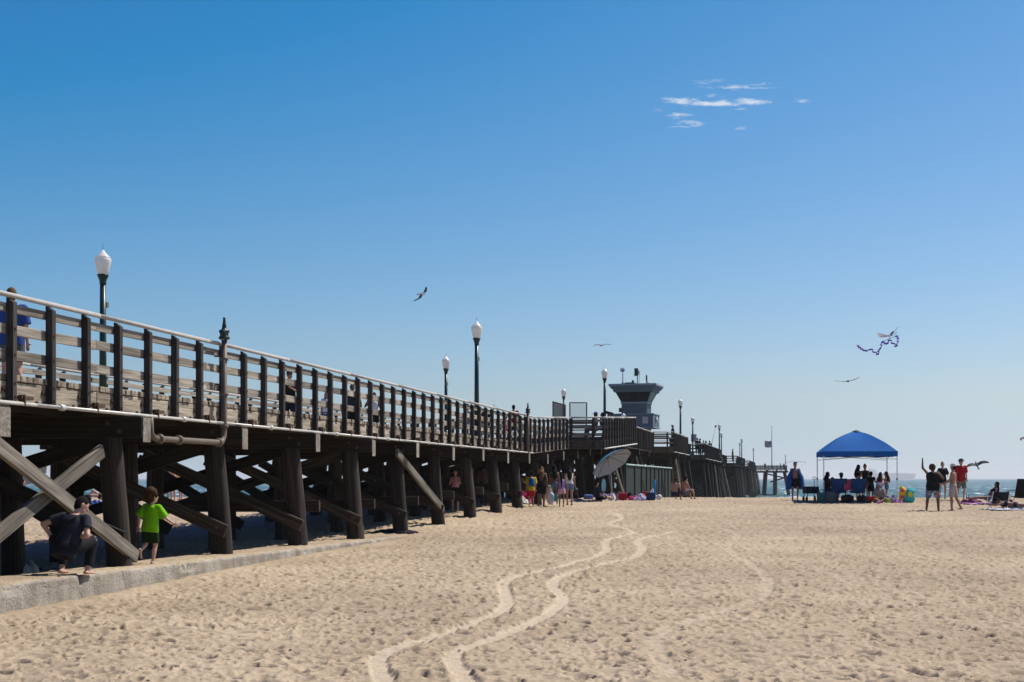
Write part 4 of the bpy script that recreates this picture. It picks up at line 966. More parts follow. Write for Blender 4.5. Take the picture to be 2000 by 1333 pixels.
o = mb.build('bodyboard', fab((.22, .48, .58)), None, False, (X, 63, g1(X, 63)+.35)); o.rotation_euler = (.1, 0, .3); tag(o, 'small light blue board propped upright under the umbrella', 'board', G1)

# camping chairs under the canopy and on the right
def camp_chair(px, Y_, rz, mat, label, w=.62, back=.62, seat=.32, frame_m=None, headroll=False):
    X = PX(px, Y_); c_ = empty('camp_chair', (X, Y_, g1(X, Y_)), rz); fm = frame_m or M_BLACK
    def cloth(nm, P_, th=.014, mt=mat, sag=.05):
        n_ = 10; a, b_, cc, dd = [Vector(p) for p in P_]; v = []; f = []; nv_ = (b_-a).cross(dd-a).normalized()
        for tk in (0, th):
            for j in range(n_+1):
                for i in range(n_+1):
                    u_, w_ = i/n_, j/n_; p = (a*(1-u_)+b_*u_)*(1-w_)+(dd*(1-u_)+cc*u_)*w_; v.append(p-nv_*(sag*math.sin(math.pi*u_)*(.4+.6*math.sin(math.pi*w_)))+nv_*tk)
        N = (n_+1)**2
        for j in range(n_):
            for i in range(n_): q = j*(n_+1)+i; f += [(q, q+1, q+n_+2, q+n_+1), (N+q+n_+1, N+q+n_+2, N+q+1, N+q)]
        return MB().add(v, f).build(nm, mt, c_, True)
    h = w/2
    cloth('seat', [(-h, -.25, seat+.06), (h, -.25, seat+.06), (h, .22, seat), (-h, .22, seat)])
    cloth('backrest', [(-h, .22, seat), (h, .22, seat), (h, .42, seat+back), (-h, .42, seat+back)])
    for sx_ in (-1, 1):
        MB().tube([(sx_*h, .44, seat+back), (sx_*h, .20, seat-.02), (sx_*h, -.30, .0)], .014, 6).build('leg', fm, c_)
        MB().tube([(sx_*h, -.27, seat+.08), (sx_*h, .30, .0)], .014, 6).build('leg', fm, c_)
        MB().bar((sx_*(h+.02), -.28, seat+.25), (sx_*(h+.02), .26, seat+.27), .06, .025).build('armrest', fm, c_); MB().tube([(sx_*h, -.27, seat+.24), (sx_*h, -.27, seat+.06)], .012, 6).build('arm_post', fm, c_)
    if headroll: lump2 = MB().capsule((-h*.8, .40, seat+back+.02), (h*.8, .40, seat+back+.02), .05, .05).build('head_pillow', mat, c_, True)
    return tag(c_, label, 'camp chair', 'folding chairs on the beach')
BLUE = fab((.012, .055, .17)); BLK = fab((.012, .012, .015))
camp_chair(1637, 60.0, R(172), BLUE, 'blue camp chair left of the one with the pink towel, under the canopy', .62, .60, .40)
camp_chair(1672, 59.9, R(184), BLUE, 'blue camp chair under the canopy, right of the pink towel', .62, .60, .40)
X = PX(1657, 59.75); v = []; f = []; n_ = 8
o = MB().box((0, 0, .22), (.42, .03, .46)).box((0, .06, .455), (.42, .12, .02)).build('pink_towel', fab((.42, .06, .13)), None, False, (X, 59.62, g1(X, 59.7)+.52)); tag(o, 'pink towel hung over the backs of the two blue chairs', 'towel')
camp_chair(1990, 54.5, R(190), BLK, 'tall black camp chair at the right edge of the picture', .60, .72, .38)
camp_chair(1949, 53.0, R(178), fab((.018, .02, .03)), 'low dark beach chair with white legs, left of the tall black chair', .60, .42, .22, M_WHITE)
# wagon
X = PX(1583.5, 60.5); wz = g1(X, 60.5); wg = empty('beach_wagon', (X, 60.5, wz)); tag(wg, 'dark folding wagon with upright loop handle left of the canopy', 'wagon')
MB().box((0, 0, .36), (.52, .8, .02)).box((-.26, 0, .5), (.015, .8, .30)).box((.26, 0, .5), (.015, .8, .30)).box((0, -.4, .5), (.52, .015, .30)).box((0, .4, .5), (.52, .015, .30)).build('wagon_bed', fab((.012, .022, .025)), wg)
for a in (-1, 1):
    for b_ in (-1, 1): w_ = MB().lathe([(.03, -.035), (.10, -.035), (.115, -.02), (.115, .02), (.10, .035), (.03, .035)], n=16).build('wheel', M_BLACK, wg, True); w_.location = (a*.24, b_*.33, .115); w_.rotation_euler = (0, R(90), 0); MB().tube([(a*.24, b_*.33, .115), (a*.2, b_*.33, .36)], .015, 6).build('strut', M_BLACK, wg)
MB().tube([(0.05, -.42, .3), (.06, -.46, .95)]+[(.06+.07*math.sin(q), -.46, 1.0-.055*math.cos(q)) for q in np.linspace(.2, 6.1, 14)], .012, 6).build('handle', M_BLACK, wg, True)
G2 = 'belongings around the canopy'
o = lump('tote_bag', 1606, 59.3, .36, .25, .46, fab((.035, .14, .12)), 'dark green tote bag below the left front canopy leg', 'bag', .3, 2, .1, .02, group=G2); strap(o, .26, .44, .13, fab((.05, .17, .15)))
lump('plastic_bag', 1622, 59.2, .46, .36, .50, fab((.09, .10, .10)), 'dark see-through bag right of the green tote', 'bag', .75, 5, 0, .07, group=G2)
lump('rucksack', 1655, 59.9, .5, .35, .34, fab((.03, .022, .025)), 'dark rucksack under the pink towel', 'bag', .6, 8, 0, .06, group=G2)
lump('rucksack', 1683, 60.3, .4, .3, .30, fab((.09, .05, .06)), 'maroon bag under the right blue chair', 'bag', .6, 9, 0, .06, group=G2)
heap('clothes_pile', 1738, 60.0, .75, .5, .40, fab((.30, .27, .36)), 'grey lilac pile of clothes by the right front canopy leg', 'clothes', 21, 0, G2)
heap('towel', 1752, 59.4, .5, .35, .14, fab((.50, .16, .38)), 'pink towel at the foot of the bright inflatable', 'towel', 22, 0, G2)
lump('toy_bucket', 1734, 59.3, .18, .18, .2, fab((.35, .60, .02)), 'lime green toy bucket right of the kneeling person', 'toy', .5, 1, 0, 0, group=G2)
tk = empty('toy_truck', (PX(1703, 59.2), 59.2, g1(PX(1703, 59.2), 59.2)), R(15)); tag(tk, 'red and yellow toy truck on the sand before the canopy', 'toy', G2)
MB().box((-.05, 0, .16), (.30, .18, .14)).box((-.05, 0, .25), (.34, .22, .04)).build('dump_bed', fab((.62, .02, .02)), tk); MB().box((.20, 0, .17), (.14, .17, .18)).build('cab', fab((.70, .42, .01)), tk); MB().box((.04, 0, .08), (.46, .14, .04)).build('chassis', fab((.6, .3, .02)), tk)
for x in (-.13, .17):
    for y_ in (-.1, .1): w_ = MB().lathe([(.02, -.025), (.065, -.025), (.065, .025), (.02, .025)], n=12).build('wheel', M_BLACK, tk, True); w_.location = (x, y_, .065); w_.rotation_euler = (R(90), 0, 0)
lump('toy_spade', 1717.5, 59.0, .30, .16, .10, fab((.60, .20, .50)), 'pink toy shovel in front of the kneeling person', 'toy', .6, 3, .4, .05, group=G2)
# bright inflatable bag
ib = empty('beach_float', (PX(1771, 59.6), 59.6, g1(PX(1771, 59.6), 59.6)), R(5)); tag(ib, 'bright yellow and turquoise inflatable with a yellow star, right of the canopy', 'inflatable', G2)
def pillow(pts, th, mat, nm):
    c_ = Vector((sum(p[0] for p in pts)/len(pts), 0, sum(p[1] for p in pts)/len(pts))); m_ = len(pts); v = []; f = []; rings = 5
    for sg in (-1, 1):
        for r_ in range(rings+1):
            t_ = r_/rings
            for p in pts: q = c_+(Vector((p[0], 0, p[1]))-c_)*(1-t_*.98); v.append((q.x, sg*th*math.sqrt(max(0, 1-(1-t_)**2)), q.z))
    for h_ in (0, 1):
        b0 = h_*(rings+1)*m_
        for r_ in range(rings):
            for i in range(m_): q = (b0+r_*m_+i, b0+r_*m_+(i+1) % m_, b0+(r_+1)*m_+(i+1) % m_, b0+(r_+1)*m_+i); f.append(q if h_ == 0 else q[::-1])
    return MB().add(v, f).build(nm, mat, ib, True)
pillow([(-.33, .02), (-.05, .04), (.05, .5), (-.10, .64), (-.22, .70), (-.28, .64)], .14, fab((.75, .45, .01)), 'yellow_panel').location.y = .05
pillow([(-.22, .0), (.28, .0), (.36, .12), (.30, .30), (.38, .56), (.10, .60), (-.02, .56), (-.12, .3)], .16, fab((.05, .42, .42)), 'turquoise_panel')
st_ = [(.10+(.15 if i % 2 == 0 else .08)*math.cos(q), .34+(.15 if i % 2 == 0 else .08)*math.sin(q)) for i, q in enumerate(np.linspace(0, 2*math.pi, 13)[:-1])]
MB().add([(x, -.165, z) for x, z in st_]+[(x, -.14, z) for x, z in st_], [tuple(range(12))]+[(i, i+12, (i+1) % 12+12, (i+1) % 12) for i in range(12)]).build('star', fab((.70, .62, .02)), ib)
for z in (.5, .25): MB().ellipsoid((-.20, -.06, z), (.09, .05, .07)).build('flower', fab((.65, .06, .18)), ib, True)
# right-hand group belongings
G3 = 'belongings of the sunbathers'
def mat_towel(px, Y_, w, d, col, label, rz=0, seed=1):
    n_ = 24; v = []; f = []; X = PX(px, Y_); c_, s_ = math.cos(rz), math.sin(rz)
    for j in range(n_+1):
        for i in range(n_+1):
            x, y_ = (i/n_-.5)*w, (j/n_-.5)*d; xx, yy = X+x*c_-y_*s_, Y_+x*s_+y_*c_
            v.append((xx-X, yy-Y_, g1(xx, yy)+.05+.02*math.sin(i*.9+seed)*math.sin(j*.7+seed*2)))
    for j in range(n_):
        for i in range(n_): q = j*(n_+1)+i; f.append((q, q+1, q+n_+2, q+n_+1))
    o = MB().add(v, f).build('towel', fab(col), None, True, (X, Y_, 0)); m_ = o.modifiers.new('thick', 'SOLIDIFY'); m_.thickness = .02
    return tag(o, label, 'towel', G3)
mat_towel(1925, 57.5, 1.9, .8, (.45, .22, .42), 'pink towel under the woman lying by the water', .1)
mat_towel(1968, 52.0, 1.5, .9, (.55, .56, .62), 'pale towel under the person lying in front of the chairs', .3, 3)
heap('clothes_pile', 1897, 58.5, .9, .5, .24, fab((.20, .06, .12)), 'dark red clothes at the head of the pink towel', 'clothes', 31, 0, G3)
lump('bag', 1966, 54.8, .5, .4, .34, fab((.40, .12, .22)), 'pink and grey bag between the two dark chairs', 'bag', .7, 7, 0, .08, group=G3)
lump('bag', 1987, 52.2, .45, .3, .24, fab((.30, .30, .40)), 'grey bag below the tall black chair', 'bag', .7, 17, 0, .08, group=G3)
# by the women at the pier
heap('towel', 1022, 58.5, .7, .5, .45, fab((.45, .03, .14)), 'bright pink bundle at the foot of the pier piles', 'towel', 41); heap('towel', 1020, 56.6, .6, .4, .26, fab((.70, .66, .62)), 'white bundle in front of the pink one by the piles', 'towel', 42)
lump('bag', 1125, 62, .22, .2, .34, fab((.02, .02, .025)), 'small black bag on the sand right of the walking women', 'bag', .6, 3, 0, .05); heap('blanket', 1131, 60.5, .9, .5, .12, fab((.16, .12, .18)), 'dark blanket lying on the sand left of the blue bag', 'blanket', 43)
# under the left end of the pier
heap('beach_bag', 46, 22.6, .55, .35, .28, fab((.40, .44, .40)), 'pale bag lying in the shade under the left end of the pier', 'bag', 51); heap('shirt', 78, 22.9, .5, .3, .12, fab((.05, .07, .15)), 'dark blue shirt on the shaded sand beside the pale bag', 'clothes', 52)
lump('shoe', 109, 23.0, .28, .12, .13, fab((.05, .06, .09)), 'dark shoe on the shaded sand left of the man in grey', 'shoe', .7, 2, .5, .06)
heap('blanket', 770, 37.8, 1.2, .5, .10, fab((.02, .02, .03)), 'black cloth lying on the sand at the foot of the fifth pile', 'blanket', 53)

# ---------------------------------------------------------------- people
def skin_mat(name, col):
    m = plain(name, col, .55, 0, .06, 12, 0, .3); b = m.node_tree.nodes['Principled BSDF']
    b.inputs['Subsurface Weight'].default_value = .0
    return m
SK = dict(light=skin_mat('skin_light', (.52, .30, .21)), tan=skin_mat('skin_tan', (.36, .19, .12)), brown=skin_mat('skin_brown', (.19, .095, .06)), dark=skin_mat('skin_dark', (.10, .05, .032)))
HAIR = dict(black=plain('hair_black', (.010, .008, .007), .8, 0, .3, 40, .4, .08), brown=plain('hair_brown', (.055, .028, .014), .8, 0, .35, 40, .4, .08), blond=plain('hair_blond', (.24, .15, .07), .8, 0, .3, 40, .4, .08), lightbrown=plain('hair_light_brown', (.13, .075, .035), .8, 0, .35, 40, .4, .08))
M_PATT, nt, b = newmat('patterned_board_shorts')
t = nd(nt, 'ShaderNodeTexCoord'); mp = nd(nt, 'ShaderNodeMapping', {'Scale': (9, 9, 16)}); nt.links.new(t.outputs['Object'], mp.inputs[0]); vo = nd(nt, 'ShaderNodeTexVoronoi', {'Scale': 1.0}); nt.links.new(mp.outputs[0], vo.inputs['Vector'])
sp_ = nd(nt, 'ShaderNodeSeparateColor'); nt.links.new(vo.outputs['Color'], sp_.inputs[0])
nt.links.new(ramp(nt, [(.0, (.02, .12, .35)), (.35, (.05, .30, .45)), (.55, (.55, .58, .58)), (.75, (.5, .16, .04)), (1, (.03, .10, .28))], sp_.outputs[0]), b.inputs['Base Color']); b.inputs['Roughness'].default_value = .85
REMESH = []
def remesh(mb, name, mat, parent, voxel, smooth=3):
    me = mb.mesh(name, mat); o = bpy.data.objects.new(name, me); link(o, parent)
    m = o.modifiers.new('r', 'REMESH'); m.mode = 'VOXEL'; m.voxel_size = voxel; m.use_smooth_shade = True
    if smooth: m2 = o.modifiers.new('s', 'SMOOTH'); m2.factor = .5; m2.iterations = smooth
    REMESH.append(o); return o
def loft(mb, secs, S, Fv, n=18):
    v = []; f = []
    for c_, a, b_ in secs:
        for i in range(n): t_ = 2*math.pi*i/n; v.append(c_+S*(a*math.cos(t_))+Fv*(b_*math.sin(t_)))
    m_ = len(secs)
    for j in range(m_-1):
        for i in range(n): f.append((j*n+i, j*n+(i+1) % n, (j+1)*n+(i+1) % n, (j+1)*n+i))
    f += [tuple(range(n))[::-1], tuple((m_-1)*n+i for i in range(n))]; mb.add(v, f)
GP = 'people on the beach and pier'
def person(label, px, Y, H=1.7, yaw=0, skin='tan', hair=('short', 'black'), top=None, bottom=None, hat=None, shoes=None, torso=(0, 0, 1), look=None, headup=None,
           armL=((-.15, 0, -1), (-.05, .15, -1)), armR=((.15, 0, -1), (.05, .15, -1)), legL=((-.04, .04, -1), (0, -.05, -1)), legR=((.04, .04, -1), (0, -.05, -1)),
           wf=1.0, child=0., z=None, dz=0., voxel=.022, female=False, face=False, extra=None, group=GP, footflat=True, X=None):
    k = H/1.75; V = Vector; N_ = lambda q: V(q).normalized()
    T = N_(torso); S = V((1, 0, 0)); S = (S-T*S.dot(T)).normalized(); Fv = T.cross(S); P = V((0, 0, 0))
    hb = 1+.22*child; lim = 1-.06*child; sw = (.155 if female else .18)*(1-.05*child)*k*(.9+.1*wf); g = k*wf; gl = k*(.5+.5*wf)*(1-.02*child)
    body = MB(); o_ = lambda s_: P+T*s_*k
    hipw = .088*k*(.8+.2*wf)
    hL, hR = P-S*hipw, P+S*hipw; shL, shR = o_(.475)-S*sw, o_(.475)+S*sw
    wa = (.125 if female else .135); secs = [(-.09, .15, .105), (0, .165 if female else .158, .115), (.09, .15, .105), (.19, wa, .098), (.30, .15, .108), (.40, .16 if not female else .145, .105), (.465, .135, .085), (.52, .06, .055)]
    loft(body, [(o_(s_), a*g, b_*g) for s_, a, b_ in secs], S, Fv)
    for sh in (shL, shR): body.capsule(o_(.45)+(sh-o_(.475))*.35, sh, .06*gl, .054*gl)
    HU = N_(headup) if headup else (T*.5+V((0, 0, .5))).normalized()
    if headup is None and T.z < .3: HU = (T*.7+V((0, 0, .3))).normalized()
    hk = k*hb; nb = o_(.50); hc = nb+HU*(.085*k+.105*hk)
    L = N_(look) if look else Fv; L = (L-HU*L.dot(HU)).normalized(); HS = L.cross(HU); HM = Matrix((HS, L, HU)).transposed()
    body.capsule(nb-T*.03*k, hc-L*.01*k, .054*gl, .052*k)
    body.ellipsoid(hc+HU*.012*hk-L*.008*hk, (.077*hk, .095*hk, .108*hk), HM, 16, 12); body.ellipsoid(hc-HU*.055*hk+L*.022*hk, (.056*hk, .066*hk, .062*hk), HM)
    body.capsule(hc+L*.088*hk+HU*.01*hk, hc+L*.104*hk-HU*.022*hk, .010*hk, .014*hk, 8)
    for sg in (-1, 1): body.ellipsoid(hc+HS*sg*.078*hk-L*.005*hk-HU*.01*hk, (.012*hk, .020*hk, .030*hk), HM, 8, 6)
    J = {}
    for nm, sh, (ua, fa) in (('L', shL, armL), ('R', shR, armR)):
        tr = lambda d_: (S*d_[0]+Fv*d_[1]+T*d_[2]).normalized() if T.z > .45 else N_(d_)
        el = sh+tr(ua)*.285*k*lim; wr = el+tr(fa)*.245*k*lim; d_ = tr(fa)
        body.capsule(sh, el, .050*gl, .040*gl); body.capsule(el, wr, .040*gl, .027*gl)
        pl = d_.cross(Fv if abs(d_.dot(Fv)) < .9 else T).normalized(); pn = d_.cross(pl)
        body.capsule(wr, wr+d_*.075*k, .028*k, .034*k, 10, (1.0, .55), pl)
        for i, (off, ln) in enumerate(((-.027, .066), (-.009, .078), (.009, .074), (.026, .058))):
            b0 = wr+d_*.085*k+pl*off*k; m0 = b0+(d_+pl*off*3).normalized()*ln*.5*k; body.capsule(b0, m0, .0095*k, .009*k, 6); body.capsule(m0, m0+(d_*.85+pn*.5).normalized()*ln*.5*k, .009*k, .007*k, 6)
        sg = 1 if nm == 'R' else -1
        th = wr+d_*.03*k+pl*.028*k*sg; body.capsule(th, th+(d_*.7+pl*sg*.8).normalized()*.055*k, .012*k, .009*k, 6)
        J['sh'+nm], J['el'+nm], J['wr'+nm], J['hd'+nm] = sh, el, wr, wr+d_*.10*k
    for nm, hp, (td, sd) in (('L', hL, legL), ('R', hR, legR)):
        td, sd = N_(td), N_(sd); kn = hp+td*.43*k*lim; an = kn+sd*.42*k*lim
        body.capsule(hp, kn, .088*g**.9*k**.1, .057*gl); body.capsule(kn, an, .056*gl, .037*gl); body.ellipsoid(kn+sd*.13*k-(V((0, 1, 0))*.018*k), (.050*gl, .054*gl, .11*k), sd.to_track_quat('Z', 'Y').to_matrix())
        fd = V((0, 1, 0)) if sd.z < -.75 else ((sd.cross(V((1, 0, 0)))*-1).normalized() if abs(sd.x) < .9 else V((0, 0, 1)))
        if sd.z >= -.75 and fd.z > .0 and sd.y < 0: fd = -fd
        heel = an-fd*.035*k+sd*.035*k; toe = an+fd*.165*k+sd*.05*k
        body.capsule(heel, an+sd*.01*k, .035*k, .036*k); body.capsule(heel, toe, .034*k, .024*k, 10, (1.25, .8), V((1, 0, 0)))
        J['hp'+nm], J['kn'+nm], J['an'+nm], J['toe'+nm], J['heel'+nm] = hp, kn, an, toe, heel
    lo = min(p[2] for p in body.v)
    X = PX(px, Y) if X is None else X; zg = (g1(X, Y) if z is None else z)
    root = remesh(body, 'person', SK[skin], None, voxel)
    root.location = (X, Y, zg-lo-.012+dz); root.rotation_euler = (0, 0, R(yaw)); tag(root, label, 'person', group)
    vx = voxel*.9
    if top:
        col, slv, ln, lo_ = (top+(.02,))[:4] if len(top) < 4 else top; mb = MB(); q = lo_*k
        sc_ = [(-ln, .158, .112)] + [t_ for t_ in secs if -ln+.03 < t_[0] < .47] + ([(.485, .115, .075), (.50, .07, .06)] if slv is not None and slv >= 0 else [])
        if slv is not None and slv < 0: sc_ = [(.27, .142, .104), (.33, .152, .110), (.40, .155, .106), (.425, .15, .098)]     # bandeau or bikini top
        loft(mb, [(o_(s_), a*g+q, b_*g+q) for s_, a, b_ in sc_], S, Fv, 22)
        if slv is not None and slv > 0:
            for nm in 'LR':
                sh, el = J['sh'+nm], J['el'+nm]; mb.capsule(o_(.45)+(sh-o_(.475))*.3, sh, .062*gl+q*.7, .060*gl+q*.6); e_ = sh+(el-sh)*min(slv, 1); mb.tube([sh-(el-sh)*.05, sh+(el-sh)*.3*slv, e_], [.058*gl+q*.5, .058*gl+q*.8, .054*gl+q*1.2], 12)
                if slv > 1: mb.tube([el-(el-sh)*.1, el+(J['wr'+nm]-el)*(slv-1)], [.048*gl+q*.7, .036*gl+q*.7], 12)
        elif slv == 0:
            for sg in (-1, 1): mb.capsule(o_(.40)+S*sw*.55*sg+Fv*.03*k, o_(.49)+S*sw*.52*sg, .05*gl+q*.4, .035*gl+q*.4)
        remesh(mb, 'shirt' if (slv or 0) >= 0 else 'swim_top', col if not isinstance(col, tuple) else fab(col), root, vx, 2)
    if bottom:
        kind, col, ln = bottom[:3]; mb = MB(); q = .018*k; m_ = col if not isinstance(col, tuple) else fab(col)
        loft(mb, [(o_(s_), a*g+q, b_*g+q) for s_, a, b_ in ((-.12, .13, .10), (-.06, .158, .112), (0, .168, .118), (.07, .155, .108))], S, Fv, 22)
        for nm in 'LR':
            hp, kn, an = J['hp'+nm], J['kn'+nm], J['an'+nm]
            if kind == 'skirt': continue
            e_ = hp+(kn-hp)*min(ln, 1); fl = .02*k if kind == 'shorts' else .006*k
            mb.tube([hp-(kn-hp)*.05, hp+(kn-hp)*.3*min(ln, 1), e_], [.095*g, .092*g**.9*k**.1+q*.7, (.088+(.057-.088)*min(ln, 1))*gl+q+fl], 14)
            if ln > 1: mb.capsule(kn-(kn-hp)*.1, kn+(an-kn)*.1, .062*gl+q, .062*gl+q); mb.tube([kn-(kn-hp)*.02, kn+(an-kn)*(ln-1)], [.06*gl+q, .045*gl+q], 14)
        if kind == 'skirt':
            md = (J['knL']+J['knR'])/2-P; loft(mb, [(P+md*t_, (.165+.05*t_)*g+q, (.118+.06*t_)*g+q) for t_ in (0, .3, .6, min(ln, 1))], S, Fv, 22)
        remesh(mb, {'shorts': 'shorts', 'trunks': 'shorts', 'skirt': 'skirt', 'brief': 'swim_bottom', 'pants': 'trousers'}[kind], m_, root, vx, 2)
    st, hcol = hair
    if st != 'bald':
        mb = MB(); q = .014*hk
        mb.ellipsoid(hc+HU*.026*hk-L*.020*hk, (.084*hk, .098*hk, .108*hk), HM, 16, 12)
        mb.ellipsoid(hc-HU*.022*hk-L*.036*hk, (.078*hk, .068*hk, .088*hk), HM, 14, 10)
        if st == 'curly':
            rr = random.Random(px)
            for i in range(60):
                a, b_ = rr.uniform(0, 6.28), rr.uniform(-.7, 1.5); d_ = HS*math.cos(a)*math.cos(b_)+L*(math.sin(a)*math.cos(b_)*.9-.25)+HU*math.sin(b_); mb.ellipsoid(hc+HU*.035*hk-L*.02*hk+d_*.098*hk, (.042*hk,)*3, None, 6, 5)
        if st in ('long', 'verylong'):
            dn = V((0, 0, -1))*.55-T*.45; n_ = 5; ln = (.34 if st == 'long' else .50)*k
            mb.tube([hc-L*.045*hk+HU*.04*hk, hc-L*.075*hk-HU*.05*hk, nb-Fv*(.09*g+.03*k)+T*.02*k, nb-Fv*(.105*g+.065*k)+dn*ln*.5, nb-Fv*(.105*g+.062*k)+dn*ln], [.075*hk, .095*hk, .115*hk, .11*hk, .04*hk], 12, True, (1.0, .55), HS)
            for sg in (-1, 1): mb.capsule(hc+HS*sg*.068*hk-L*.02*hk, hc+HS*sg*.085*hk-HU*.16*hk-L*.03*hk, .035*hk, .028*hk)
        if st == 'pony':
            mb.tube([hc-L*.09*hk+HU*.03*hk, hc-L*.13*hk-HU*.03*hk, nb-Fv*.13*g-T*.08*k, nb-Fv*.125*g-T*.42*k], [.03*hk, .042*hk, .042*hk, .015*hk], 10)
        if st == 'bun': mb.ellipsoid(hc+HU*.115*hk-L*.05*hk, (.045*hk,)*3)
        if st == 'big': mb.ellipsoid(hc+HU*.02*hk-L*.03*hk, (.125*hk, .125*hk, .135*hk), HM, 16, 12)
        h_ = remesh(mb, 'hair', HAIR[hcol], root, min(vx, .016), 1)
        # hair stays off the face
        if face or st in ('short', 'bun', 'curly'): pass
    if hat:
        kind, col = hat; mb = MB(); c_ = hc+HU*.055*hk-L*.008*hk
        if kind == 'bucket':
            loft(mb, [(c_-HU*.03*hk, .155*hk, .165*hk), (c_-HU*.015*hk, .15*hk, .16*hk), (c_+HU*.005*hk, .098*hk, .112*hk), (c_+HU*.07*hk, .085*hk, .10*hk), (c_+HU*.085*hk, .05*hk, .06*hk)], HS, L)
        elif kind == 'cap':
            mb.ellipsoid(c_+HU*.005*hk-L*.01*hk, (.092*hk, .108*hk, .085*hk), HM, 16, 10); loft(mb, [(c_+L*.14*hk-HU*.002*hk, .068*hk, .06*hk), (c_+L*.14*hk+HU*.012*hk, .068*hk, .06*hk)], HS, L)
        remesh(mb, 'hat', fab(col), root, min(vx, .014), 1)
    if shoes:
        for nm in 'LR':
            mb = MB().capsule(J['heel'+nm], J['toe'+nm], .043*k, .036*k, 10, (1.2, .9), V((1, 0, 0))); remesh(mb, 'shoe', fab(shoes), root, min(vx, .016), 1)
    if face:
        for sg in (-1, 1): MB().ellipsoid(hc+HS*sg*.030*hk+L*.086*hk+HU*.012*hk, (.014*hk, .008*hk, .009*hk), HM, 8, 6).build('eye', M_BLACK, root, True)
    if extra: extra(root, J, k, dict(S=S, F=Fv, T=T, hc=hc, nb=nb, g=g, o=o_, sw=sw))
    return root
NAVY, BLK_, WHT, RED, DENIM, KHAKI, PINK = (.015, .025, .07), (.010, .010, .012), (.68, .67, .66), (.36, .012, .02), (.10, .17, .28), (.20, .17, .12), (.60, .24, .30)
sit = dict(legL=((-.15, .95, -.05), (0, .15, -1)), legR=((.15, .95, -.05), (0, .15, -1)))
floor_sit = dict(legL=((-.2, .9, .35), (.1, .35, -.9)), legR=((.2, .9, .35), (-.1, .35, -.9)))
up_r = ((.15, .05, -1), (.05, .2, -1))

# -- the two figures at the pier's near end
def sling(root, J, k, q):
    pts = [q['o'](.46)+q['S']*.10*k-q['F']*.12*k, q['o'](.30)-q['S']*.03*k-q['F']*.155*k, q['o'](.12)-q['S']*.15*k-q['F']*.10*k]; mb = MB()
    mb.tube(pts, .022*k, 8, True, (1, .4), q['F']); mb.build('bag_strap', fab(BLK_), root, True)
    MB().capsule(q['o'](.12)-q['S']*.20*k-q['F']*.02*k, q['o'](.02)-q['S']*.21*k+q['F']*.12*k, .075*k, .065*k).build('waist_bag', fab(BLK_), root, True)
person('man in dark grey t-shirt bending low beside the kerb, seen from behind', 0, 19.75, 1.74, -12, 'light', ('short', 'black'), ((.020, .022, .032), .62, .12, .016), ('pants', BLK_, 1.86), None, None, (.08, .40, .90),
       look=(.75, .65, -.1), headup=(.25, .55, .75), armL=((-.78, -.30, -.58), (.50, .50, -.62)), armR=((.42, -.12, -.92), (-.85, .52, .05)), legL=((-.30, .88, .22), (.05, -.30, -.95)), legR=((.28, .88, .22), (-.05, -.30, -.95)), wf=1.06, voxel=.011, X=PX(127, 19.75), z=zkerb(19.2)+.0, extra=sling, group='people at the foot of the pier')
person('small boy in lime green t-shirt and dark green shorts running barefoot along the kerb', 0, 22.7, 1.22, -16, 'light', ('curly', 'brown'), ((.17, .46, .004), 1.0, .10, .042), ('shorts', (.012, .025, .008), .88), None, None, (.06, .10, 1),
       look=(.45, .85, 0), armL=((-.30, -.38, -.88), (-.05, .10, -1)), armR=((.52, .30, -.80), (.70, .45, -.50)), legL=((-.04, -.06, -1), (.22, -.93, -.30)), legR=((.04, .16, -1), (-.06, -.22, -1)), wf=1.06, child=1.5, voxel=.0095, X=PX(293, 22.7), group='people at the foot of the pier')

# -- group on the right
person('man in black tank top and patterned board shorts raising his left arm', 1822, 51.5, 1.72, -25, 'brown', ('big', 'brown'), (BLK_, 0, .16, .04), ('shorts', M_PATT, 1.0), ('cap', (.05, .05, .06)), None, (0, 0, 1), look=(.6, .8, .15),
       armL=((-.62, .15, .70), (-.05, .12, 1)), armR=((.55, .45, -.60), (-.62, .30, .75)), legL=((-.22, .05, -1), (-.10, -.05, -1)), legR=((.20, .05, -1), (.05, -.05, -1)), wf=1.35, voxel=.018)
person('shirtless man in white cap and beige shorts turned to the left', 1861, 51.6, 1.74, 62, 'tan', ('short', 'black'), None, ('shorts', (.46, .37, .30), .95), ('cap', (.62, .61, .62)), None, (0, 0, 1), look=(.1, 1, .1),
       armL=((-.15, .25, -.95), (.45, .75, -.30)), armR=((.15, .20, -.95), (-.35, .80, -.35)), legL=((-.05, .08, -1), (0, -.05, -1)), legR=((.05, -.22, -1), (0, -.42, -.9)), wf=1.0, voxel=.018)
def shoes_in_hand(root, J, k, q):
    for i, o in enumerate((.0, .05)): MB().capsule(J['hdR']+Vector((o, .02, -.02)), J['hdR']+Vector((o+.06*(1 if i else -1), .05, -.20)), .03, .04, 8, (1, .5)).build('sandal', fab((.03, .02, .02)), root, True)
person('woman in black t-shirt with hair tied up, behind the man in black', 1841, 63, 1.69, 184, 'light', ('bun', 'blond'), (BLK_, .8, .10, .025), ('shorts', BLK_, .35), None, None, (0, 0, 1), armL=((-.3, .1, -.95), (.35, .85, -.2)), armR=((.3, .1, -.95), (-.35, .85, -.25)), legL=((-.05, .12, -1), (0, -.1, -1)), legR=((.05, -.05, -1), (0, -.15, -1)), female=True, voxel=.019, face=True)
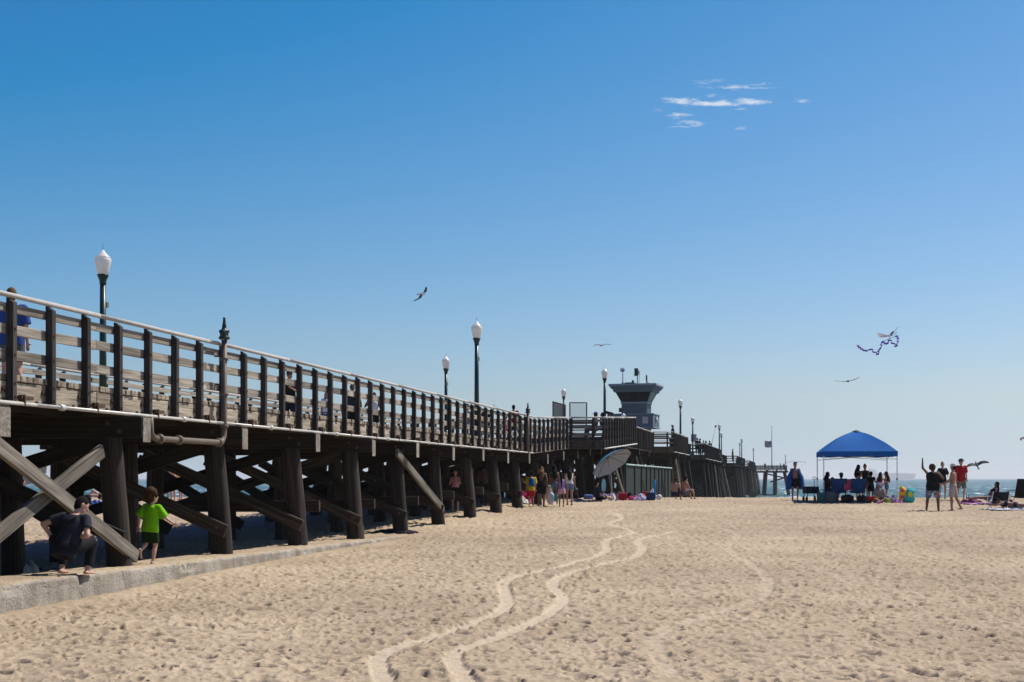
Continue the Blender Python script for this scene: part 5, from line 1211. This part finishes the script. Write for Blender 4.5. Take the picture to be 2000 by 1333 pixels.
person('tall man in red t-shirt, grey bucket hat and khaki shorts carrying sandals', 1877, 62.5, 1.84, 188, 'light', ('short', 'brown'), (RED, .85, .12, .03), ('shorts', KHAKI, .95), ('bucket', (.06, .07, .08)), None, (0, .02, 1), armL=((-.12, .05, -1), (-.02, .25, -.95)), armR=((.12, 0, -1), (.05, .2, -1)), legL=((-.06, .15, -1), (0, -.15, -1)), legR=((.06, -.08, -1), (0, -.2, -1)), wf=1.0, voxel=.019, face=True)
def cape(root, J, k, q):
    v = []; f = []; n_, m_ = 26, 9
    for tk in (0, .018):
        for j in range(m_+1):
            t_ = j/m_; zc = q['o'](.52-.92*t_); a = (.15+.17*min(1, t_*2.4)+.09*t_)*k+tk; b_ = (.10+.07*min(1, t_*2)+.03*t_)*k+tk
            for i in range(n_+1):
                an = R(122)+R(296)*i/n_; rp = .018*math.sin(i*1.4)*t_; v.append(zc+q['S']*(a+rp)*math.cos(an+R(0))+q['F']*(b_+rp)*math.sin(an)-Vector((0, 0, .03*math.sin(i*.8)*t_)))
    N2 = (n_+1)*(m_+1)
    for j in range(m_):
        for i in range(n_): a0 = j*(n_+1)+i; f += [(a0, a0+n_+1, a0+n_+2, a0+1), (N2+a0+1, N2+a0+n_+2, N2+a0+n_+1, N2+a0)]
    MB().add(v, f).build('towel', fab((.010, .075, .26)), root, True)
person('man with a blue towel around his shoulders left of the canopy', 1553, 62.4, 1.70, 180, 'tan', ('short', 'black'), None, ('shorts', (.012, .012, .018), .70), None, None, (0, 0, 1), armL=((-.30, .1, -.95), (.1, .15, -.95)), armR=((.30, .1, -.95), (-.1, .15, -.95)), legL=((-.05, .1, -1), (0, -.1, -1)), legR=((.06, 0, -1), (0, -.05, -1)), wf=1.0, voxel=.019, face=True, extra=cape)

# -- under the canopy
GC = 'people under the blue canopy'
person('woman with very long dark hair seated at the left side of the canopy', 1614, 60.6, 1.68, -60, 'brown', ('verylong', 'black'), (BLK_, 0, .05), ('shorts', (.03, .05, .09), .4), None, None, (0, .15, 1), look=(.2, .9, -.3), armL=((-.15, .4, -.8), (.1, .7, -.6)), armR=((.15, .4, -.8), (-.1, .7, -.6)), female=True, dz=.0, z=g1(PX(1614, 60.6), 60.6)+.02, group=GC, **sit)
person('person hunched over in the left blue chair, seen from behind', 1634, 60.4, 1.65, 10, 'brown', ('short', 'black'), ((.07, .05, .045), .5, .08), ('shorts', BLK_, .7), None, None, (0, .55, .85), headup=(0, .95, .3), armL=((-.1, .6, -.7), (0, .8, -.3)), armR=((.1, .6, -.7), (0, .8, -.3)), z=g1(PX(1634, 60.4), 60.4)+.02, group=GC, **sit)
person('person in olive cap seated between the two blue chairs', 1646, 61.0, 1.62, 30, 'tan', ('short', 'black'), ((.05, .05, .04), .6, .08), ('shorts', BLK_, .7), ('cap', (.05, .05, .035)), None, (0, .2, 1), z=g1(PX(1646, 61), 61)+.02, group=GC, armL=((-.1, .5, -.8), (0, .8, -.3)), armR=((.1, .5, -.8), (0, .8, -.3)), **sit)
person('woman with long dark hair in black bikini standing under the canopy, left of the pair', 1676, 62.2, 1.58, -70, 'tan', ('long', 'black'), (BLK_, -1, 0, .012), ('brief', BLK_, .12), None, None, (0, .05, 1), armL=((-.1, .5, -.8), (0, .9, .1)), armR=((.1, .6, -.7), (0, .9, .15)), female=True, group=GC)
person('woman in black swimsuit standing under the canopy, right of the pair', 1689.5, 62.0, 1.60, 165, 'tan', ('bun', 'brown'), (BLK_, 0, .06, .012), ('brief', BLK_, .12), None, None, (0, .05, 1), look=(-.3, .9, -.2), armL=((-.2, .4, -.85), (.3, .85, .1)), armR=((.2, .4, -.85), (-.3, .85, .1)), female=True, group=GC)
person('child with dark hair leaning beside the standing women', 1701, 61.6, 1.30, -30, 'brown', ('short', 'black'), (BLK_, .5, .05), ('shorts', BLK_, .8), None, None, (-.05, .25, 1), child=.8, armL=((-.2, .5, -.7), (.2, .8, .1)), armR=((.2, .4, -.8), (.1, .8, -.1)), group=GC)
person('girl in pink swimsuit with brown hair bending forward under the canopy', 1717, 61.4, 1.28, -20, 'tan', ('long', 'brown'), ((.55, .04, .12), 0, .05, .012), ('shorts', (.22, .20, .32), .6), None, None, (.1, .3, .95), child=.6, female=True, armL=((-.2, .5, -.7), (.1, .9, -.1)), armR=((.4, .5, -.3), (-.4, .6, .5)), group=GC)
person('girl in denim shorts standing by the right canopy leg facing left', 1732, 60.8, 1.31, 75, 'tan', ('long', 'brown'), (BLK_, -1, 0, .014), ('shorts', DENIM, .4), None, None, (0, .08, 1), child=.6, female=True, armL=((-.15, .3, -.9), (.1, .7, -.6)), armR=((.15, .25, -.95), (0, .6, -.7)), group=GC)
person('person in white cap and pale checked shirt sitting on the sand before the canopy', 1717, 59.4, 1.50, 172, 'tan', ('short', 'black'), ((.26, .22, .20), .9, .08, .03), ('shorts', (.10, .08, .08), .8), ('cap', (.72, .73, .78)), None, (0, .12, 1), armL=((-.2, .4, -.85), (.1, .6, -.75)), armR=((.2, .4, -.85), (-.1, .6, -.75)), legL=((-.45, .85, .1), (.75, .3, -.3)), legR=((.45, .85, .1), (-.75, .3, -.3)), child=.4, group=GC)

# -- sunbathers
person('woman propped on her arms sunbathing on the pink towel', 1930, 57.5, 1.65, 92, 'brown', ('long', 'black'), (BLK_, -1, 0, .012), ('shorts', DENIM, .3), None, None, (0, -.62, .78), headup=(0, -.3, .95), armL=((-.3, -.35, -.9), (0, -.1, -1)), armR=((.3, -.35, -.9), (0, -.1, -1)), legL=((-.1, 1, .02), (0, 1, -.06)), legR=((.1, 1, .0), (0, 1, -.04)), female=True, dz=.06)
person('person in dark swimwear lying face down in front of the low chair', 1982, 52.2, 1.65, -105, 'brown', ('bun', 'black'), (BLK_, -1, 0, .012), ('brief', BLK_, .1), None, None, (0, -.985, .17), headup=(0, -.9, .45), look=(0, .4, -.9), armL=((-.5, -.7, -.25), (.4, -.8, 0)), armR=((.5, -.7, -.25), (-.4, -.8, 0)), legL=((-.12, 1, -.03), (0, 1, .02)), legR=((.12, 1, -.03), (0, 1, .0)), female=True, dz=.08)

# -- by the umbrella and the fence
person('person in dark navy shirt sitting in the shade of the umbrella with legs stretched out', 1168, 62.0, 1.62, -75, 'light', ('short', 'black'), ((.02, .03, .06), .9, .08), ('shorts', BLK_, .9), None, None, (0, -.10, 1), armL=((-.2, .2, -.95), (.1, .7, -.6)), armR=((.2, .2, -.95), (-.1, .7, -.6)), legL=((-.08, 1, .06), (0, 1, -.08)), legR=((.10, 1, .10), (0, .95, -.2)))
person('shirtless boy sitting with lowered head by the right end of the fence', 1318, 63.2, 1.56, -25, 'tan', ('short', 'brown'), None, ('shorts', (.02, .025, .05), .9), None, None, (0, .12, 1), headup=(.1, .5, .85), armL=((-.2, .4, -.85), (.1, .7, -.5)), armR=((.25, .4, -.85), (-.1, .7, -.5)), child=.3, **floor_sit)
person('shirtless boy with black hair sitting right of the other boy by the fence', 1336, 63.4, 1.64, -60, 'tan', ('short', 'black'), None, ('shorts', (.12, .11, .15), .9), None, None, (0, .10, 1), headup=(0, .3, .95), armL=((-.2, .4, -.85), (.1, .8, -.4)), armR=((.25, .4, -.85), (-.1, .8, -.4)), child=.2, **floor_sit)

# -- walkers by the pier
GW = 'women and children walking beside the pier'
wl1 = dict(legL=((-.04, .16, -1), (0, -.12, -1)), legR=((.04, -.12, -1), (0, -.42, -.92))); wl2 = dict(legL=((-.04, -.10, -1), (0, -.40, -.92)), legR=((.04, .16, -1), (0, -.10, -1)))
def pack(root, J, k, q): 
    mb = MB(); c_ = q['o'](.27)-q['F']*.19*k; loft(mb, [(c_+Vector((0, 0, z_*k)), a_*k, b_*k) for z_, a_, b_ in ((-.19, .12, .07), (-.16, .14, .10), (0, .14, .10), (.12, .13, .085), (.19, .09, .05))], q['S'], q['F']); bk_ = remesh(mb, 'backpack', fab((.01, .12, .36)), root, .02, 1)
    MB().ellipsoid(c_-q['F']*.09*k-Vector((0, 0, .07*k)), (.10*k, .04*k, .09*k)).build('pocket', fab((.008, .08, .26)), bk_, True)
    for sg in (-1, 1): MB().tube([c_+Vector((0, 0, .16*k))+q['S']*.07*k*sg, q['o'](.52)+q['S']*.09*k*sg, q['o'](.40)+q['S']*.11*k*sg+q['F']*.14*k], .016*k, 6).build('strap', fab(BLK_), bk_, True)
person('child in yellow shirt and red shorts with a blue backpack, walking leftmost', 1037, 54.7, 1.44, 8, 'tan', ('short', 'black'), ((.55, .38, .01), .9, .12, .03), ('shorts', (.40, .02, .03), .9), None, None, (.05, .15, 1), child=.3, extra=pack, group=GW, **wl2)
person('woman in black tank top and black shorts with brown hair carrying a white plastic bag', 1057, 55.3, 1.62, -3, 'brown', ('long', 'lightbrown'), (BLK_, 0, .12, .03), ('shorts', BLK_, .85), None, (.02, .02, .025), (.03, .14, 1), headup=(0, .4, .9), armL=((-.22, .05, -1), (-.05, .15, -1)), armR=((.28, 0, -1), (.12, .1, -1)), wf=1.30, female=True, group=GW, **wl2)
person('woman with bare brown back, black hair and denim shorts walking in the middle', 1083, 57.6, 1.62, 0, 'brown', ('long', 'black'), ((.05, .03, .02), -1, 0, .014), ('shorts', DENIM, .55), None, None, (0, .08, 1), wf=1.15, female=True, group=GW, **wl1)
person('girl in lilac top and pink shorts with a long black ponytail', 1097, 55.0, 1.34, -6, 'brown', ('pony', 'black'), ((.34, .22, .48), 0, .05, .018), ('shorts', (.62, .36, .42), .50), None, (.40, .10, .25), (0, .06, 1), armL=((-.2, -.05, -1), (-.08, .1, -1)), armR=((.3, .15, -1), (.25, .25, -1)), child=.5, female=True, group=GW, **wl1)
person('woman in white top and denim shorts with loose black hair, walking rightmost', 1112, 56.9, 1.60, 3, 'tan', ('long', 'black'), (WHT, 0, .06, .02), ('shorts', DENIM, .45), None, (.05, .05, .06), (0, .10, 1), headup=(0, .35, .9), armL=((-.15, .05, -1), (-.05, .2, -1)), armR=((.22, .05, -1), (.12, .15, -1)), female=True, wf=1.05, group=GW, **wl2)
lump('plastic_bag', 1075.5, 55.2, .30, .22, .46, fab((.62, .62, .64)), 'white plastic carrier bag hanging from the hand of the woman in black', 'bag', .8, 4, 0, .05, z=g1(PX(1075.5, 55.2), 55.2)+.12); o = bpy.data.objects['plastic_bag.001']; MB().tube([(-.06, 0, .42), (-.02, 0, .58), (.02, 0, .60), (.06, 0, .42)], .02, 6).build('handle', fab((.62, .62, .64)), o)
X = PX(1084.5, 55); o = MB().lathe([(.035, 0), (.05, .01), (.05, .22), (.04, .26), (.025, .28), (.028, .33), (.02, .34)], n=12).build('water_bottle', fab((.01, .32, .34)), None, True, (X, 55, g1(X, 55)+.24)); tag(o, 'turquoise water bottle in the hand of the girl in lilac', 'bottle'); MB().lathe([(.03, .335), (.03, .37)], n=10).build('lid', M_BLACK, o)
X = PX(1126, 56.9); o = MB().lathe([(.04, 0), (.05, .01), (.05, .20), (.03, .24)], n=12).build('flask', fab((.03, .03, .04)), None, True, (X, 56.9, g1(X, 56.9)+.40)); tag(o, 'dark flask in the hand of the woman in the white top', 'bottle'); MB().lathe([(.032, .235), (.032, .29)], n=10).build('lid', M_STEEL, o)
lump('tote_bag', 1068.5, 57.0, .32, .12, .52, fab((.42, .30, .20)), 'tan tote bag between the woman in black and the girl', 'bag', .4, 3, .2, .03, z=g1(PX(1068.5, 57), 57)+.30)

# -- in the shade of the pier
GS = 'people in the shade under the pier'
person('girl in pink top and denim skirt leaning on a pile under the pier', 889, 48.2, 1.48, 170, 'tan', ('long', 'brown'), (PINK, 0, .04, .014), ('skirt', (.08, .14, .25), .55), None, None, (0, -.05, 1), armL=((-.2, .3, -.9), (.35, .6, .7)), armR=((.2, .3, -.9), (-.35, .6, .7)), female=True, child=.2, group=GS)
person('person in grey shirt sitting in the deep shade behind the pink bundle', 1022, 60.5, 1.65, 150, 'brown', ('short', 'black'), ((.10, .10, .11), .8, .1), ('shorts', BLK_, .9), None, None, (0, .1, 1), group=GS, z=g1(PX(1022, 60.5), 60.5)+.0, **floor_sit)
person('person standing in dark clothes behind the last big piles', 945, 51.5, 1.62, 20, 'dark', ('short', 'black'), ((.06, .03, .03), .8, .1), ('pants', BLK_, 1.8), None, None, group=GS)
person('person in white shirt sitting in the shade left of the girl in pink', 833, 46.5, 1.65, 120, 'brown', ('short', 'black'), ((.30, .31, .34), .8, .1), ('shorts', NAVY, .9), None, None, group=GS, **floor_sit)

# -- on the deck
GD = 'people on the pier deck'
def deckz(px, Y): s_, d_ = to_sd(PX(px, Y), Y); return DZ(s_)+.01
def dp(label, px, Y, *a, **k_): return person(label, px, Y, *a, z=deckz(px, Y), group=GD, **k_)
ph = dict(armL=((-.2, .1, -.95), (.45, .8, .35)), armR=((.2, .1, -.95), (-.45, .8, .35)))
dp('man in blue t-shirt and grey shorts on the deck at the far left edge', 23, 23.5, 1.79, 5, 'light', ('short', 'lightbrown'), ((.03, .07, .25), .9, .12, .03), ('shorts', (.10, .10, .10), .9), wf=1.1, voxel=.014)
dp('person in dark cap and black clothes on the deck looking down at a phone', 566, 41.0, 1.74, 175, 'tan', ('short', 'black'), (BLK_, .9, .12, .03), ('pants', (.01, .012, .03), 1.85), ('cap', (.012, .012, .015)), voxel=.016, face=True, headup=(0, .25, .95), **ph)
dp('girl with long dark hair, white top and denim shorts on the deck', 638, 47.0, 1.52, 170, 'tan', ('long', 'black'), (WHT, .3, .06, .02), ('shorts', (.05, .10, .22), .5), female=True, voxel=.018, face=True)
dp('man in dark tank top and black shorts walking on the deck', 688, 47.3, 1.78, 182, 'dark', ('short', 'black'), ((.02, .025, .04), 0, .12, .03), ('shorts', BLK_, .95), voxel=.018, face=True, armL=((-.35, 0, -1), (-.15, .2, -1)), armR=((.35, 0, -1), (.15, .2, -1)))
dp('woman in white tank top on the deck, right of the man in dark tank top', 731, 49.2, 1.60, 185, 'dark', ('bun', 'black'), (WHT, 0, .05, .018), ('shorts', BLK_, .7), female=True, voxel=.018, face=True, armL=((-.3, .2, -.9), (-.1, .7, .4)), armR=((.6, .2, -.6), (-.3, .3, .7)))
dp('person in white shirt sitting on the deck bench behind the railing', 913, 50.3, 1.68, -60, 'tan', ('short', 'black'), ((.45, .46, .50), .9, .1, .03), ('pants', NAVY, 1.8), dz=.0, **sit)
dp('person in black with raised hand on the deck bench', 947, 53.8, 1.66, -60, 'brown', ('long', 'black'), (BLK_, .6, .1), ('shorts', BLK_, .9), female=True, armR=((.4, .3, .3), (.1, .2, 1)), **sit)
dp('child in red top and pink shorts standing on the deck', 987, 63.0, 1.18, 100, 'brown', ('short', 'black'), ((.45, .02, .03), .8, .05), ('shorts', (.35, .08, .16), .7), child=.8)
dp('man in dark red shirt and navy shorts standing near the second standpipe', 1003, 65.5, 1.66, 5, 'brown', ('short', 'black'), ((.22, .012, .02), .9, .12, .03), ('shorts', NAVY, 1.0))
dp('person in navy sitting on the bench in the first lookout', 1163, 68.0, 1.72, 70, 'brown', ('short', 'black'), ((.06, .03, .04), .9, .1), ('pants', NAVY, 1.9), ('cap', (.10, .14, .25)), **sit)
dp('second person in navy sitting further right in the first lookout', 1176, 72.0, 1.72, 70, 'brown', ('short', 'black'), ((.02, .025, .05), .9, .1), ('pants', NAVY, 1.9), **sit)
dp('person in blue shirt standing at the corner of the second lookout', 1314, 106, 1.74, -80, 'tan', ('short', 'black'), ((.03, .05, .12), .9, .1), ('pants', (.02, .03, .06), 1.9), ('cap', (.55, .55, .55)), voxel=.03)
for i, (px, Y, H, c_, lb) in enumerate(((1362, 140.6, 1.74, (.02, .02, .02), 'dark figure at the left corner of the third lookout'), (1367, 141.2, 1.70, (.03, .02, .02), 'dark figure beside the left one in the third lookout'), (1374, 147, 1.66, (.03, .03, .04), 'dark figure in the middle of the third lookout'), (1379, 149, 1.68, (.02, .03, .03), 'dark figure right of the middle one in the third lookout'), (1386, 150, 1.72, (.04, .03, .03), 'dark figure holding a rod at the right corner of the third lookout'), (1431, 196, 1.8, (.03, .03, .04), 'lone dark figure walking far along the pier'), (1494, 372, 1.8, (.03, .03, .04), 'tiny dark figure at the left of the pier-end platform'), (1524, 373, 1.8, (.03, .05, .08), 'tiny figure in blue at the right of the pier-end platform'), (1531, 374, 1.75, (.02, .02, .03), 'tiny dark figure beside the lamp on the pier-end platform'))):
    person(lb, px, Y, H, 90*i, 'brown', ('short', 'black'), (c_, .9, .1), ('pants', (.015, .015, .02), 1.9), voxel=.04, z=DZ(200)+.01 if Y > 360 else deckz(px, Y), group='distant figures on the pier')
X, Y = PX(1388, 149), 149; o = MB().tube([(0, 0, 0), (.35, -.1, 1.6), (.5, -.15, 2.3)], [.02, .015, .008], 6).build('fishing_rod', M_BLACK, None, False, (X, Y, 3.1)); tag(o, 'thin fishing rod rising from the third lookout', 'fishing rod'); MB().ellipsoid((.5, -.15, 2.35), (.1, .1, .14)).build('float', fab((.5, .05, .02)), o, True)

# -- the beach beyond the pier, seen between the piles
GB = 'people on the beach beyond the pier'
person('shirtless man in dark cap standing beyond the pier', 338, 62, 1.62, 60, 'light', ('short', 'black'), None, ('shorts', (.10, .03, .14), .9), ('cap', (.03, .03, .04)), group=GB, headup=(0, .3, .95))
person('shirtless person leaning over, right of the capped man beyond the pier', 353, 62.5, 1.68, 80, 'light', ('short', 'brown'), None, ('shorts', (.10, .14, .26), .7), None, None, (0, .35, .94), group=GB)
person('woman in purple bottoms standing behind the boy, beyond the pier', 324, 61, 1.58, 30, 'tan', ('long', 'brown'), ((.12, .03, .16), -1, 0, .014), ('skirt', (.12, .03, .16), .6), female=True, group=GB)
person('shirtless boy sitting under the far blue umbrella beyond the pier', 45, 58, 1.6, -80, 'light', ('short', 'black'), None, ('shorts', NAVY, .9), group=GB, **floor_sit)
person('sunbather lying on the sand beyond the pier', 196, 60, 1.65, 95, 'light', ('long', 'brown'), (BLK_, -1, 0, .012), ('brief', BLK_, .1), None, None, (0, -.7, .7), headup=(0, -.3, .95), armL=((-.3, -.3, -.9), (0, -.1, -1)), armR=((.3, -.3, -.9), (0, -.1, -1)), legL=((-.1, 1, .1), (0, 1, -.2)), legR=((.1, .8, .6), (0, .6, -.8)), female=True, dz=.04, group=GB)
u2 = copy_tree(um); u2.location = (PX(36, 59)+.3, 59, g1(PX(36, 59), 59)-.35); tag(u2, 'blue umbrella on the beach beyond the left end of the pier', 'umbrella')
X = PX(170, 57); lump('bag', 171, 57, .3, .25, .45, fab((.015, .015, .02)), 'black bag on the sand beyond the pier', 'bag', .7, 3, 0, .06); heap('towel', 183, 57.5, .8, .5, .2, fab((.05, .14, .35)), 'blue towel on the sand beyond the pier', 'towel', 61)

# bake the remeshed figures in one evaluation
bpy.context.view_layer.update(); dg = bpy.context.evaluated_depsgraph_get()
baked = []
for o in REMESH:
    me = bpy.data.meshes.new_from_object(o.evaluated_get(dg)); baked.append(me)
for o, me in zip(REMESH, baked):
    o.modifiers.clear(); old = o.data; nm = old.name; o.data = me; bpy.data.meshes.remove(old); me.name = nm
    me.polygons.foreach_set('use_smooth', [True]*len(me.polygons))

# ---------------------------------------------------------------- sea haze
M_HAZE = bpy.data.materials.new('haze'); M_HAZE.use_nodes = True; nt = M_HAZE.node_tree; nt.nodes.remove(nt.nodes['Principled BSDF'])
pv = nd(nt, 'ShaderNodeVolumePrincipled', {'Color': (.97, .985, 1, 1), 'Density': .00013, 'Anisotropy': .2}); nt.links.new(pv.outputs[0], nt.nodes['Material Output'].inputs['Volume'])
hz = MB().box((0, 8200, 32), (220000, 18000, 85)).build('haze', M_HAZE); tag(hz, 'thin sea haze', None, None, 'stuff')
